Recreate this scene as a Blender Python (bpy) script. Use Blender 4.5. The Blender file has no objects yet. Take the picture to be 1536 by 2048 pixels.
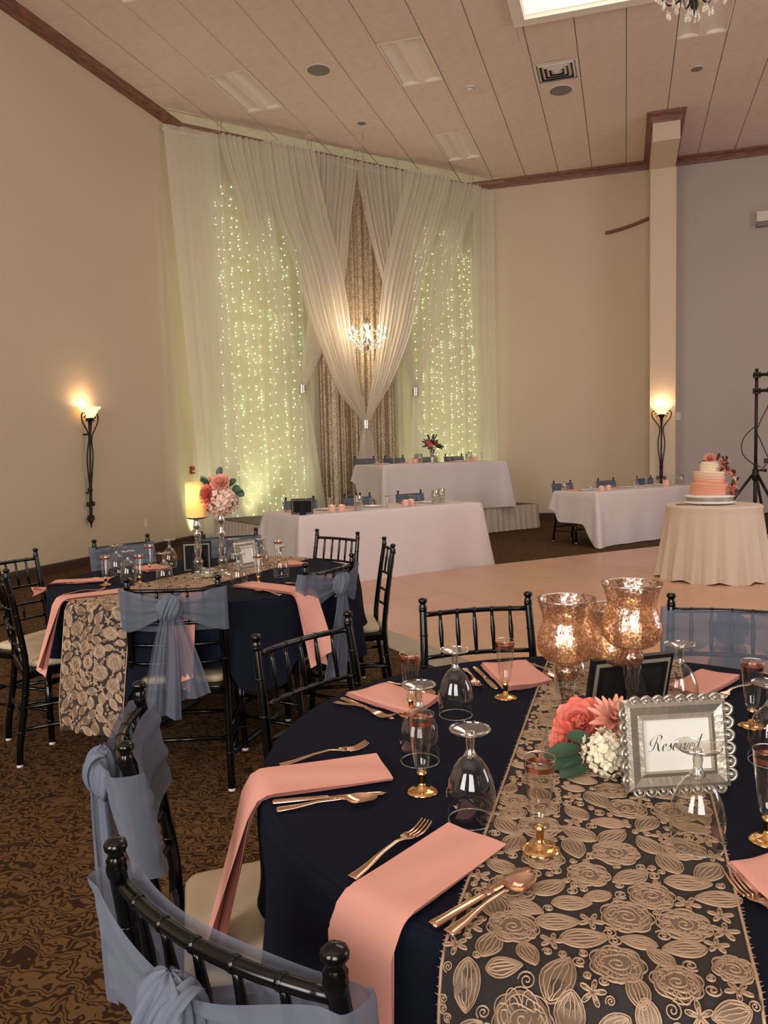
import bpy, math, random
from mathutils import Vector, Matrix
random.seed(7)
PI = math.pi
S = bpy.context.scene
COL = S.collection
# ------------------------------------------------------------------ camera
CAM_H = 1.37
cd = bpy.data.cameras.new('camera'); cam = bpy.data.objects.new('camera', cd); COL.objects.link(cam)
yaw, pitch, roll = -0.3030, math.radians(4.35), 0.024
fw = Vector((math.sin(yaw)*math.cos(pitch), math.cos(yaw)*math.cos(pitch), -math.sin(pitch)))
rt = Vector((math.cos(yaw), -math.sin(yaw), 0)); up = rt.cross(fw)
R_ = rt*math.cos(roll) - up*math.sin(roll); U_ = up*math.cos(roll) + rt*math.sin(roll)
cam.matrix_world = Matrix(((R_.x, U_.x, -fw.x, 0), (R_.y, U_.y, -fw.y, 0), (R_.z, U_.z, -fw.z, CAM_H), (0, 0, 0, 1)))
cd.sensor_fit = 'VERTICAL'; cd.sensor_height = 36; cd.lens = 1550/2048*36; cd.clip_start = .05; cd.clip_end = 100
S.camera = cam
# ------------------------------------------------------------------ world, exposure
w = bpy.data.worlds.new('world'); S.world = w; w.use_nodes = True
w.node_tree.nodes['Background'].inputs[0].default_value = (.75, .82, 1, 1)
w.node_tree.nodes['Background'].inputs[1].default_value = .5
vs = S.view_settings
S.display_settings.display_device = 'sRGB'
vs.view_transform = 'Standard'; vs.look = 'None'; vs.gamma = 1; vs.use_curve_mapping = False
vs.exposure = -0.10
def lamp(name, kind, loc, power, color, target=None, size=1, sy=None, radius=.1, angle=None):
    l = bpy.data.lights.new(name, kind); o = bpy.data.objects.new(name, l); COL.objects.link(o)
    o.location = loc; l.energy = power; l.color = color
    if kind == 'AREA':
        l.shape = 'RECTANGLE'; l.size = size; l.size_y = sy or size
    else: l.shadow_soft_size = radius
    if kind == 'SPOT': l.spot_size = angle or 1.2; l.spot_blend = .8
    if target is not None:
        o.rotation_euler = (Vector(target)-Vector(loc)).to_track_quat('-Z', 'Y').to_euler()
    return o
# daylight through the windows behind the camera and the ceiling recess, plus an added side light
lamp('window_light', 'AREA', (-3.2, -3.95, 2.9), 330, (1, .94, .90), (-3.2, 10, 5.4), 2.6, 3.6)
lamp('window_light', 'AREA', (1.2, -3.95, 2.9), 330, (1, .93, .89), (1.2, 10, 5.4), 2.6, 3.6)
lamp('window_light', 'AREA', (8.9, 6.5, 2.6), 230, (.95, .90, 1), (0, 7.5, 4.2), 4.5, 3.4)  # added cool fill from the right, set in unseen glazing
lamp('recess_light', 'AREA', (1.0, 7.6, 7.75), 110, (1, .93, .86), (1.0, 7.6, 0), 4.0, 4.0)
# ------------------------------------------------------------------ materials
def lin(c): return tuple(((v/255)/12.92 if v <= 10 else ((v/255+.055)/1.055)**2.4) for v in c) + (1,)
def mat(name, c, rough=.6, metal=0, spec=.5, emit=None, es=0, noise=None, bump=None, sheen=0, coat=0, trans=0, sss=0):
    m = bpy.data.materials.new(name); m.use_nodes = True; nt = m.node_tree; b = nt.nodes['Principled BSDF']
    b.inputs['Base Color'].default_value = lin(c); b.inputs['Roughness'].default_value = rough
    b.inputs['Metallic'].default_value = metal; b.inputs['Specular IOR Level'].default_value = spec
    b.inputs['Coat Weight'].default_value = coat; b.inputs['Sheen Weight'].default_value = sheen
    b.inputs['Transmission Weight'].default_value = trans
    if sss: b.inputs['Subsurface Weight'].default_value = sss; b.inputs['Subsurface Radius'].default_value = (.03, .02, .01)
    if emit: b.inputs['Emission Color'].default_value = lin(emit); b.inputs['Emission Strength'].default_value = es
    if noise or bump:
        tc = nt.nodes.new('ShaderNodeTexCoord')
    if noise:   # (scale, colour2, low, high, stretch)
        n = nt.nodes.new('ShaderNodeTexNoise'); n.inputs['Scale'].default_value = noise[0]; n.inputs['Detail'].default_value = 5
        mp = nt.nodes.new('ShaderNodeMapping'); mp.inputs['Scale'].default_value = noise[4] if len(noise) > 4 else (1, 1, 1)
        r = nt.nodes.new('ShaderNodeValToRGB'); r.color_ramp.elements[0].position = noise[2]; r.color_ramp.elements[1].position = noise[3]
        r.color_ramp.elements[0].color = lin(c); r.color_ramp.elements[1].color = lin(noise[1])
        nt.links.new(tc.outputs['Object'], mp.inputs[0]); nt.links.new(mp.outputs[0], n.inputs['Vector'])
        nt.links.new(n.outputs['Fac'], r.inputs[0]); nt.links.new(r.outputs[0], b.inputs['Base Color'])
    if bump:    # (scale, strength, distance, stretch)
        n = nt.nodes.new('ShaderNodeTexNoise'); n.inputs['Scale'].default_value = bump[0]; n.inputs['Detail'].default_value = 4
        mp = nt.nodes.new('ShaderNodeMapping'); mp.inputs['Scale'].default_value = bump[3] if len(bump) > 3 else (1, 1, 1)
        bp = nt.nodes.new('ShaderNodeBump'); bp.inputs['Strength'].default_value = bump[1]; bp.inputs['Distance'].default_value = bump[2]
        nt.links.new(tc.outputs['Object'], mp.inputs[0]); nt.links.new(mp.outputs[0], n.inputs['Vector'])
        nt.links.new(n.outputs['Fac'], bp.inputs['Height']); nt.links.new(bp.outputs[0], b.inputs['Normal'])
    return m
def sheer(name, c, alpha, transl=.5, spark=False):
    m = bpy.data.materials.new(name); m.use_nodes = True; nt = m.node_tree; nt.nodes.clear()
    out = nt.nodes.new('ShaderNodeOutputMaterial'); d = nt.nodes.new('ShaderNodeBsdfDiffuse'); t = nt.nodes.new('ShaderNodeBsdfTranslucent')
    tr = nt.nodes.new('ShaderNodeBsdfTransparent'); m1 = nt.nodes.new('ShaderNodeMixShader'); m2 = nt.nodes.new('ShaderNodeMixShader')
    d.inputs[0].default_value = lin(c); t.inputs[0].default_value = lin(c); m1.inputs[0].default_value = transl
    lw = nt.nodes.new('ShaderNodeLayerWeight'); lw.inputs[0].default_value = .4
    ma = nt.nodes.new('ShaderNodeMath'); ma.operation = 'MULTIPLY_ADD'; ma.inputs[1].default_value = (1-alpha)*.9; ma.inputs[2].default_value = alpha; ma.use_clamp = True
    nt.links.new(lw.outputs['Facing'], ma.inputs[0]); nt.links.new(ma.outputs[0], m2.inputs[0])
    nt.links.new(d.outputs[0], m1.inputs[1]); nt.links.new(t.outputs[0], m1.inputs[2]); nt.links.new(tr.outputs[0], m2.inputs[1])
    nt.links.new(m1.outputs[0], m2.inputs[2]); nt.links.new(m2.outputs[0], out.inputs[0])
    return m
def thin_glass(name, tint, base=.05, gain=.75, power=3.0, rough=.03, gcol=(255, 255, 255)):
    m = bpy.data.materials.new(name); m.use_nodes = True; nt = m.node_tree; nt.nodes.clear()
    out = nt.nodes.new('ShaderNodeOutputMaterial'); g = nt.nodes.new('ShaderNodeBsdfGlossy'); tr = nt.nodes.new('ShaderNodeBsdfTransparent')
    g.inputs['Roughness'].default_value = rough; g.inputs['Color'].default_value = lin(gcol); tr.inputs[0].default_value = lin(tint)
    lw = nt.nodes.new('ShaderNodeLayerWeight'); lw.inputs[0].default_value = .5
    p = nt.nodes.new('ShaderNodeMath'); p.operation = 'POWER'; p.inputs[1].default_value = power
    ma = nt.nodes.new('ShaderNodeMath'); ma.operation = 'MULTIPLY_ADD'; ma.inputs[1].default_value = gain; ma.inputs[2].default_value = base; ma.use_clamp = True
    mx = nt.nodes.new('ShaderNodeMixShader')
    nt.links.new(lw.outputs['Facing'], p.inputs[0]); nt.links.new(p.outputs[0], ma.inputs[0]); nt.links.new(ma.outputs[0], mx.inputs[0])
    nt.links.new(tr.outputs[0], mx.inputs[1]); nt.links.new(g.outputs[0], mx.inputs[2]); nt.links.new(mx.outputs[0], out.inputs[0])
    return m
M = {}
M['wall'] = mat('wall_paint', (206, 189, 163), .85, bump=(60, .05, .01))
M['wall2'] = mat('wall_paint_cool_light', (184, 172, 164), .85, bump=(60, .05, .01))  # same wall paint, with the cooler light at right put into its colour
M['pillar'] = mat('pillar_paint', (214, 194, 170), .85)
M['ceil'] = mat('ceiling_tile_white', (226, 207, 194), .9, noise=(8, (219, 200, 187), .4, .7), bump=(90, .25, .004))
M['grid'] = mat('ceiling_grid_metal', (150, 138, 128), .6)
M['wood'] = mat('stained_oak_trim', (138, 92, 74), .45, noise=(6, (98, 60, 46), .35, .65, (1, 1, 8)))
M['base'] = mat('dark_baseboard', (62, 42, 32), .6)
M['white'] = mat('white_trim', (235, 226, 214), .6)
M['offwhite'] = mat('white_plastic', (222, 214, 204), .4)
M['trof'] = mat('troffer_white', (236, 224, 210), .45)
M['grey'] = mat('grey_speaker_mesh', (128, 120, 116), .7)
M['black'] = mat('black_lacquer', (4, 4, 5), .18, spec=.45)
M['blackm'] = mat('matte_black', (14, 14, 15), .5)
M['iron'] = mat('bronze_iron', (40, 28, 22), .45, metal=.4)
M['cream'] = mat('cream_vinyl', (212, 192, 158), .5)
M['navy'] = mat('navy_cloth', (17, 20, 34), .9, spec=.12, bump=(700, .15, .001))
M['pink'] = mat('blush_napkin', (220, 160, 144), .85, spec=.2, bump=(400, .12, .001))
M['linen'] = mat('white_linen', (214, 203, 199), .85, bump=(12, .25, .02))
M['ivory'] = mat('ivory_linen', (208, 190, 168), .8)
M['skirt'] = mat('ivory_skirt', (196, 184, 168), .85)
M['sash'] = sheer('dusty_blue_organza', (124, 131, 147), .64, .35)
M['sashsolid'] = sheer('dusty_blue_organza_doubled', (120, 127, 143), .88, .25)
M['sheer'] = sheer('white_voile', (236, 234, 214), .58, .55)
M['sheer2'] = sheer('white_voile_gathered', (242, 237, 224), .68, .48)
M['gold'] = mat('polished_gold', (226, 182, 124), .12, metal=1)
M['rose'] = mat('rose_gold', (196, 132, 112), .28, metal=1)
M['cutlery'] = mat('rose_gold_cutlery', (226, 190, 164), .16, metal=1)
M['silver'] = mat('silver', (210, 205, 198), .2, metal=1)
M['glass'] = thin_glass('clear_glass', (246, 246, 242), .075, .85, 2.6)
M['glassthick'] = thin_glass('thick_clear_glass', (235, 235, 228), .16, .8, 1.4, .06)
M['crystal'] = thin_glass('crystal', (250, 248, 240), .35, .6, 1, .05)
M['wax'] = mat('ivory_wax', (236, 214, 160), .5, sss=.3, emit=(255, 205, 90), es=.12)
M['waxglow'] = sheer('led_candle_wax', (246, 226, 176), 1.0, .55)
M['wax2'] = mat('candle_wax', (250, 225, 190), .5, emit=(255, 200, 130), es=.45)
M['flame'] = mat('flame', (255, 220, 140), .5, emit=(255, 214, 140), es=30)
M['bulb'] = mat('lamp_bulb', (255, 240, 220), .5, emit=(255, 232, 205), es=60)
M['fairy'] = mat('fairy_bulb', (240, 255, 210), .5, emit=(236, 255, 196), es=17)
M['wire'] = mat('pale_wire', (200, 205, 180), .6)
M['red'] = mat('red_plastic', (150, 40, 30), .4)
M['panel'] = mat('blush_dance_laminate', (203, 158, 128), .28, noise=(2, (196, 150, 122), .4, .6))
M['ramp'] = mat('ramp_aluminium', (158, 148, 134), .45, metal=.2)
M['plate'] = mat('white_china', (235, 232, 228), .2)
M['leaf'] = mat('green_leaf', (52, 78, 58), .5)
M['leafd'] = mat('dark_leaf', (38, 52, 40), .5)
M['coral'] = mat('coral_petal', (222, 112, 94), .75, sss=.1, noise=(30, (232, 142, 122), .4, .6))
M['peach'] = mat('peach_petal', (232, 168, 144), .7, sss=.1)
M['hyd'] = mat('cream_petal', (226, 216, 186), .7, sss=.1)
M['hydp'] = mat('blush_cream_petal', (226, 190, 168), .7, sss=.1)
M['pinkrose'] = mat('dusty_pink_petal', (190, 112, 104), .7)
M['card'] = mat('white_card', (222, 222, 212), .6)
M['ink'] = mat('black_ink', (12, 12, 14), .6)
M['pewter'] = mat('aged_silver_frame', (182, 176, 162), .3, metal=.75, bump=(60, .4, .004))
M['blackvelvet'] = mat('black_velvet', (10, 10, 11), .9)
M['lace'] = mat('champagne_cord', (178, 150, 122), .5, metal=.2)
M['lacefill'] = mat('champagne_sequin', (118, 98, 80), .4, metal=.3, bump=(900, .5, .001))
M['net'] = sheer('navy_net', (84, 76, 72), .42, .1)
M['cake1'] = mat('ombre_peach_icing', (226, 160, 132), .6)
M['cake3'] = mat('ivory_icing', (240, 220, 190), .6)
M['frost'] = mat('blush_votive_glass', (206, 160, 144), .25, emit=(255, 180, 140), es=.12)
M['shade'] = mat('alabaster_shade', (255, 226, 170), .4, emit=(255, 206, 130), es=2.6)
M['recess'] = mat('recess_white_glow', (240, 228, 212), .8, emit=(255, 232, 210), es=.35)  # emission stands in for cove light falling on the recess walls
def carpet():
    m = bpy.data.materials.new('scroll_carpet'); m.use_nodes = True; nt = m.node_tree; b = nt.nodes['Principled BSDF']
    b.inputs['Roughness'].default_value = .95; b.inputs['Specular IOR Level'].default_value = .1
    tc = nt.nodes.new('ShaderNodeTexCoord'); n0 = nt.nodes.new('ShaderNodeTexNoise'); n0.inputs['Scale'].default_value = 16; n0.inputs['Detail'].default_value = 1
    mixv = nt.nodes.new('ShaderNodeVectorMath'); mixv.operation = 'MULTIPLY_ADD'; mixv.inputs[1].default_value = (.2, .2, 0)
    nt.links.new(tc.outputs['Object'], n0.inputs['Vector']); nt.links.new(n0.outputs['Color'], mixv.inputs[0]); nt.links.new(tc.outputs['Object'], mixv.inputs[2])
    wv = nt.nodes.new('ShaderNodeTexWave'); wv.wave_type = 'RINGS'; wv.inputs['Scale'].default_value = 10; wv.inputs['Distortion'].default_value = 7; wv.inputs['Detail'].default_value = 1.2; wv.inputs['Detail Scale'].default_value = 2.2
    nt.links.new(mixv.outputs[0], wv.inputs['Vector'])
    r = nt.nodes.new('ShaderNodeValToRGB'); e = r.color_ramp.elements
    e[0].position = .26; e[0].color = lin((58, 38, 24)); e[1].position = .55; e[1].color = lin((112, 83, 51))
    nt.links.new(wv.outputs['Fac'], r.inputs[0])
    n2 = nt.nodes.new('ShaderNodeTexNoise'); n2.inputs['Scale'].default_value = 260; nt.links.new(tc.outputs['Object'], n2.inputs['Vector'])
    mc = nt.nodes.new('ShaderNodeMix'); mc.data_type = 'RGBA'; mc.blend_type = 'MULTIPLY'; mc.inputs[0].default_value = .5
    nt.links.new(r.outputs[0], mc.inputs[6]); nt.links.new(n2.outputs['Color'], mc.inputs[7]); nt.links.new(mc.outputs[2], b.inputs['Base Color'])
    bp = nt.nodes.new('ShaderNodeBump'); bp.inputs['Strength'].default_value = .4; bp.inputs['Distance'].default_value = .004
    nt.links.new(n2.outputs['Fac'], bp.inputs['Height']); nt.links.new(bp.outputs[0], b.inputs['Normal'])
    return m
M['carpet'] = carpet()
def sequin():
    m = bpy.data.materials.new('gold_sequin_cloth'); m.use_nodes = True; nt = m.node_tree; b = nt.nodes['Principled BSDF']
    tc = nt.nodes.new('ShaderNodeTexCoord'); v = nt.nodes.new('ShaderNodeTexVoronoi'); v.inputs['Scale'].default_value = 55
    nt.links.new(tc.outputs['Object'], v.inputs['Vector'])
    r = nt.nodes.new('ShaderNodeValToRGB'); r.color_ramp.elements[0].color = lin((134, 116, 92)); r.color_ramp.elements[1].color = lin((190, 172, 142))
    s = nt.nodes.new('ShaderNodeSeparateColor'); nt.links.new(v.outputs['Color'], s.inputs[0]); nt.links.new(s.outputs[0], r.inputs[0])
    nt.links.new(r.outputs[0], b.inputs['Base Color']); b.inputs['Metallic'].default_value = .5; b.inputs['Roughness'].default_value = .42
    bp = nt.nodes.new('ShaderNodeBump'); bp.inputs['Strength'].default_value = .4; bp.inputs['Distance'].default_value = .012
    nt.links.new(s.outputs[1], bp.inputs['Height']); nt.links.new(bp.outputs[0], b.inputs['Normal'])
    return m
M['sequin'] = sequin()
def mercury():
    m = bpy.data.materials.new('rose_mercury_glass'); m.use_nodes = True; nt = m.node_tree; nt.nodes.clear()
    out = nt.nodes.new('ShaderNodeOutputMaterial'); g = nt.nodes.new('ShaderNodeBsdfGlossy'); g.inputs[0].default_value = lin((206, 168, 150)); g.inputs['Roughness'].default_value = .14
    tr = nt.nodes.new('ShaderNodeBsdfTransparent'); tr.inputs[0].default_value = lin((255, 246, 236))
    dd = nt.nodes.new('ShaderNodeBsdfTranslucent'); dd.inputs[0].default_value = lin((230, 180, 150))
    tc = nt.nodes.new('ShaderNodeTexCoord'); n = nt.nodes.new('ShaderNodeTexNoise'); n.inputs['Scale'].default_value = 210; n.inputs['Detail'].default_value = 2
    n1 = nt.nodes.new('ShaderNodeTexNoise'); n1.inputs['Scale'].default_value = 14
    n3 = nt.nodes.new('ShaderNodeTexNoise'); n3.inputs['Scale'].default_value = 150; n3.inputs['Detail'].default_value = 4
    r3 = nt.nodes.new('ShaderNodeValToRGB'); r3.color_ramp.elements[0].position = .44; r3.color_ramp.elements[1].position = .56
    r3.color_ramp.elements[0].color = lin((112, 92, 86)); r3.color_ramp.elements[1].color = lin((234, 214, 202))
    nt.links.new(tc.outputs['Object'], n3.inputs['Vector']); nt.links.new(n3.outputs['Fac'], r3.inputs[0]); nt.links.new(r3.outputs[0], g.inputs[0])
    bp = nt.nodes.new('ShaderNodeBump'); bp.inputs['Strength'].default_value = .35; bp.inputs['Distance'].default_value = .003; nt.links.new(n3.outputs['Fac'], bp.inputs['Height']); nt.links.new(bp.outputs[0], g.inputs['Normal'])
    ad = nt.nodes.new('ShaderNodeMath'); ad.operation = 'MULTIPLY_ADD'; ad.inputs[1].default_value = .5
    nt.links.new(tc.outputs['Object'], n.inputs['Vector']); nt.links.new(tc.outputs['Object'], n1.inputs['Vector'])
    nt.links.new(n1.outputs['Fac'], ad.inputs[0]); nt.links.new(n.outputs['Fac'], ad.inputs[2])
    r = nt.nodes.new('ShaderNodeValToRGB'); r.color_ramp.elements[0].position = .78; r.color_ramp.elements[1].position = .86
    r.color_ramp.elements[0].color = (.15, .15, .15, 1); r.color_ramp.elements[1].color = (.92, .92, .92, 1)
    nt.links.new(ad.outputs[0], r.inputs[0])
    mg = nt.nodes.new('ShaderNodeMixShader'); mg.inputs[0].default_value = .25; nt.links.new(g.outputs[0], mg.inputs[1]); nt.links.new(dd.outputs[0], mg.inputs[2])
    mx = nt.nodes.new('ShaderNodeMixShader'); nt.links.new(r.outputs[0], mx.inputs[0]); nt.links.new(mg.outputs[0], mx.inputs[1]); nt.links.new(tr.outputs[0], mx.inputs[2])
    nt.links.new(mx.outputs[0], out.inputs[0]); return m
M['mercury'] = mercury()
# ------------------------------------------------------------------ mesh helpers
class MB:
    def __init__(s): s.v = []; s.f = []
    def add(s, v, f):
        o = len(s.v); s.v += [tuple(p) for p in v]; s.f += [tuple(i+o for i in q) for q in f]; return s
    def box(s, a, b, rot=None, c=None):
        (x0, y0, z0), (x1, y1, z1) = a, b
        v = [(x, y, z) for z in (z0, z1) for y in (y0, y1) for x in (x0, x1)]
        if rot is not None: v = [tuple(rot @ Vector(p) + Vector(c or (0, 0, 0))) for p in v]
        return s.add(v, [(0, 2, 3, 1), (4, 5, 7, 6), (0, 1, 5, 4), (2, 6, 7, 3), (0, 4, 6, 2), (1, 3, 7, 5)])
    def grid(s, fn, nu, nv, closed=False):
        o = len(s.v); U = nu if closed else nu+1
        for j in range(nv+1):
            for i in range(U): s.v.append(tuple(fn(i/nu, j/nv)))
        for j in range(nv):
            for i in range(nu):
                a = o+j*U+i; b = o+j*U+(i+1) % U
                s.f.append((a, b, b+U, a+U))
        return s
    def lathe(s, prof, c=(0, 0, 0), n=24, cap0=False, cap1=False, sx=1, sy=1):
        o = len(s.v)
        for r, z in prof:
            for i in range(n):
                t = 2*PI*i/n; s.v.append((c[0]+r*sx*math.cos(t), c[1]+r*sy*math.sin(t), c[2]+z))
        for j in range(len(prof)-1):
            for i in range(n):
                a = o+j*n+i; b = o+j*n+(i+1) % n; s.f.append((a, b, b+n, a+n))
        if cap0: s.f.append(tuple(o+i for i in reversed(range(n))))
        if cap1: s.f.append(tuple(o+(len(prof)-1)*n+i for i in range(n)))
        return s
    def tube(s, pts, r, n=8, caps=True):
        pts = [Vector(p) for p in pts]; o = len(s.v); k = len(pts)
        rs = r if isinstance(r, (list, tuple)) else [r]*k
        T = [(pts[min(i+1, k-1)]-pts[max(i-1, 0)]).normalized() for i in range(k)]
        ref = Vector((0, 0, 1)) if abs(T[0].z) < .9 else Vector((1, 0, 0))
        N = (ref-T[0]*ref.dot(T[0])).normalized()
        for i in range(k):
            N = (N-T[i]*N.dot(T[i])).normalized(); B = T[i].cross(N)
            for j in range(n):
                a = 2*PI*j/n; s.v.append(tuple(pts[i]+(N*math.cos(a)+B*math.sin(a))*rs[i]))
        for i in range(k-1):
            for j in range(n):
                a = o+i*n+j; b = o+i*n+(j+1) % n; s.f.append((a, b, b+n, a+n))
        if caps:
            s.f.append(tuple(o+j for j in reversed(range(n)))); s.f.append(tuple(o+(k-1)*n+j for j in range(n)))
        return s
    def ball(s, c, r, n=8, m=5, sz=1):
        prof = [(r*math.sin(PI*j/m) if 0 < j < m else r*.02, -r*sz*math.cos(PI*j/m)) for j in range(m+1)]
        return s.lathe(prof, c, n, True, True)
    def oct(s, c, r):
        x, y, z = c
        return s.add([(x-r, y, z), (x+r, y, z), (x, y-r, z), (x, y+r, z), (x, y, z-r), (x, y, z+r)],
                     [(0, 2, 5), (2, 1, 5), (1, 3, 5), (3, 0, 5), (2, 0, 4), (1, 2, 4), (3, 1, 4), (0, 3, 4)])
    def slab(s, outline, z0, z1, r=.01, k=3, dome=0):
        cx = sum(p[0] for p in outline)/len(outline); cy = sum(p[1] for p in outline)/len(outline); n = len(outline); o = len(s.v)
        R0 = max(math.hypot(p[0]-cx, p[1]-cy) for p in outline)
        rings = [(1-r/R0, z0)] + [(1-r/R0*(1-math.sin(PI/2*i/k)), z0+r*(1-math.cos(PI/2*i/k))) for i in range(1, k+1)]
        rings += [(1-r/R0*(1-math.cos(PI/2*i/k)), z1-r*(1-math.sin(PI/2*i/k))) for i in range(0, k+1)]
        if dome: rings += [(.7, z1+dome*.6), (.35, z1+dome*.93), (.02, z1+dome)]
        for sc, z in rings:
            for p in outline: s.v.append((cx+(p[0]-cx)*sc, cy+(p[1]-cy)*sc, z))
        for j in range(len(rings)-1):
            for i in range(n):
                a = o+j*n+i; b = o+j*n+(i+1) % n; s.f.append((a, b, b+n, a+n))
        s.f.append(tuple(o+i for i in reversed(range(n)))); s.f.append(tuple(o+(len(rings)-1)*n+i for i in range(n)))
        return s
    def mesh(s, name, m, smooth=True):
        me = bpy.data.meshes.new(name); me.from_pydata(s.v, [], s.f); me.update()
        if smooth: me.polygons.foreach_set('use_smooth', [True]*len(me.polygons))
        me.materials.append(M[m] if isinstance(m, str) else m); return me
    def obj(s, name, m, parent=None, smooth=True):
        return link(name, s.mesh(name, m, smooth), parent)
def link(name, me, parent=None):
    o = bpy.data.objects.new(name, me); COL.objects.link(o)
    if parent is not None: o.parent = parent
    return o
def sharp(o, ang=40):
    o.data.polygons.foreach_set('use_smooth', [True]*len(o.data.polygons))
    try: o.data.set_sharp_from_angle(angle=math.radians(ang))
    except Exception: pass
    return o
def tag(o, label, cat, group=None, kind=None):
    o['label'] = label; o['category'] = cat
    if group: o['group'] = group
    if kind: o['kind'] = kind
    return o
def thing(name, label, cat, loc=(0, 0, 0), rz=0, group=None):
    o = bpy.data.objects.new(name, None); COL.objects.link(o); o.empty_display_size = .05
    o.location = loc; o.rotation_euler = (0, 0, rz); return tag(o, label, cat, group)
def struct(o): o['kind'] = 'structure'; return o
KIDS = {}
def kids(o):
    return [c for c in COL.objects if c.parent == o]
def dup(root, loc, rz, label, group=None, cat=None, kidlist=None):
    r = root.copy(); COL.objects.link(r); r.location = loc; r.rotation_euler = (0, 0, rz); r['label'] = label
    if group: r['group'] = group
    if cat: r['category'] = cat
    if root.name not in KIDS: KIDS[root.name] = [(c, kids(c)) for c in kids(root)]
    for c, gs in KIDS[root.name]:
        k = c.copy(); COL.objects.link(k); k.parent = r
        for g in gs:
            q = g.copy(); COL.objects.link(q); q.parent = k
    return r
class Proto:
    """first use moves the built thing itself, later uses copy it"""
    def __init__(s, root): s.root = root; s.used = False
    def put(s, loc, rz, label, group=None):
        if not s.used:
            s.used = True; KIDS[s.root.name] = [(c, kids(c)) for c in kids(s.root)]
            s.root.location = loc; s.root.rotation_euler = (0, 0, rz); s.root['label'] = label
            if group: s.root['group'] = group
            return s.root
        return dup(s.root, loc, rz, label, group)
def smooth_path(P, k=6):
    P = [Vector(p) for p in P]; out = []
    for i in range(len(P)-1):
        p0 = P[max(i-1, 0)]; p1 = P[i]; p2 = P[i+1]; p3 = P[min(i+2, len(P)-1)]
        for j in range(k):
            t = j/k; out.append(.5*((2*p1)+(p2-p0)*t+(2*p0-5*p1+4*p2-p3)*t*t+(3*p1-p0-3*p2+p3)*t**3))
    out.append(P[-1]); return out
def lerp(a, b, t): return a+(b-a)*t
def sst(t): t = max(0, min(1, t)); return t*t*(3-2*t)
# ------------------------------------------------------------------ room shell
CZ = 6.56; XL = -6.66; YB = 15.4; DX, DY = -2.98, 11.04
struct(MB().box((XL-.3, -4.3, -.12), (9.3, YB+.3, 0)).obj('floor', 'carpet', smooth=False))
struct(MB().box((XL-.2, -4.2, -.0), (XL, DY+.1, CZ+.1)).obj('wall_left', 'wall', smooth=False))
dl = math.hypot(DX-XL, YB-DY); da = math.atan2(YB-DY, DX-XL)
rotd = Matrix.Rotation(da, 3, 'Z')
struct(MB().box((-.1, 0, 0), (dl+.1, .2, CZ+.1), rotd, (XL, DY, 0)).obj('wall_diagonal', 'wall', smooth=False))
struct(MB().box((DX-.1, YB, 0), (.62, YB+.2, CZ+.1)).obj('wall_back', 'wall', smooth=False))
struct(MB().box((.62, YB, 0), (9.2, YB+.2, CZ+.1)).obj('wall_back_right', 'wall2', smooth=False))
# right wall with a wide glazed opening added for the side light, rear wall with two window openings
def holed_wall(name, axis, at, lo, hi, holes, zlo, zhi):
    mb = MB(); xs = sorted(holes); t = .2
    def bx(a, b, z0, z1):
        if axis == 'y': mb.box((a, at-t if at < 0 else at, z0), (b, at if at < 0 else at+t, z1))
        else: mb.box((at, a, z0), (at+t, b, z1))
    cur = lo
    for a, b in xs:
        bx(cur, a, 0, CZ+.1); bx(a, b, 0, zlo); bx(a, b, zhi, CZ+.1); cur = b
    bx(cur, hi, 0, CZ+.1)
    o = struct(mb.obj(name, 'wall', smooth=False)); return o
holed_wall('wall_rear', 'y', -4.0, XL-.2, 9.2, [(-4.6, -1.8), (-.2, 2.6)], 1.0, 4.8)
holed_wall('wall_right', 'x', 9.0, -4.2, YB+.2, [(4.1, 8.9)], .8, 4.4)
for i, (a, b) in enumerate([(-4.6, -1.8), (-.2, 2.6)]):
    mb = MB()
    for x in (a, (a+b)/2-.03, b-.06): mb.box((x, -4.16, 1), (x+.06, -4.08, 4.8))
    for z in (1.0, 2.87, 4.74): mb.box((a, -4.15, z), (b, -4.09, z+.06))
    struct(mb.obj(f'window_{i+1}', 'white', smooth=False))
mb = MB()
for k in range(5): mb.box((9.08, 4.1+k*1.185, .8), (9.16, 4.16+k*1.185, 4.4))
mb.box((9.08, 4.1, 2.6), (9.15, 8.9, 2.66)); struct(mb.obj('window_3', 'white', smooth=False))  # unseen glazing, added to go with the side fill
# ceiling: slab with the recess opening, then individual lay-in tiles
RX0, RX1, RY0, RY1 = -1.155, 3.05, 5.2, 9.80
ceil = MB()
for a, b in (((XL-.2, -4.2), (RX0, YB+.2)), ((RX1, -4.2), (9.2, YB+.2)), ((RX0, -4.2), (RX1, RY0)), ((RX0, RY1), (RX1, YB+.2))):
    ceil.box((a[0], a[1], CZ+.06), (b[0], b[1], CZ+.16))
ceil = struct(ceil.obj('ceiling', 'grid', smooth=False))
G = .6096; GX0 = .012-11*G; GY0 = 11.055-7*G
fixtures = {(-5.476, 9.84): 'A', (-3.037, 9.84): 'B', (-3.037, 12.87): 'C', (.621, 9.84): 'D', (-5.476, 6.79): 'E'}
def tile_mesh(x0, y0, x1, y1):
    return MB().add([(x0, y0, 0), (x1, y0, 0), (x1, y1, 0), (x0, y1, 0), (x0-.004, y0-.004, .012), (x1+.004, y0-.004, .012), (x1+.004, y1+.004, .012), (x0-.004, y1+.004, .012)],
                    [(0, 3, 2, 1), (0, 1, 5, 4), (1, 2, 6, 5), (2, 3, 7, 6), (3, 0, 4, 7)]).mesh('ceiling_tile', 'ceil', False)
gp = .007; TM = tile_mesh(gp, .003, G-gp, G-.003)
used = set()
for fx, fy in fixtures:
    i = round((fx-GX0)/G); j = round((fy-GY0)/G); used |= {(i, j), (i, j+1)}
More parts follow.
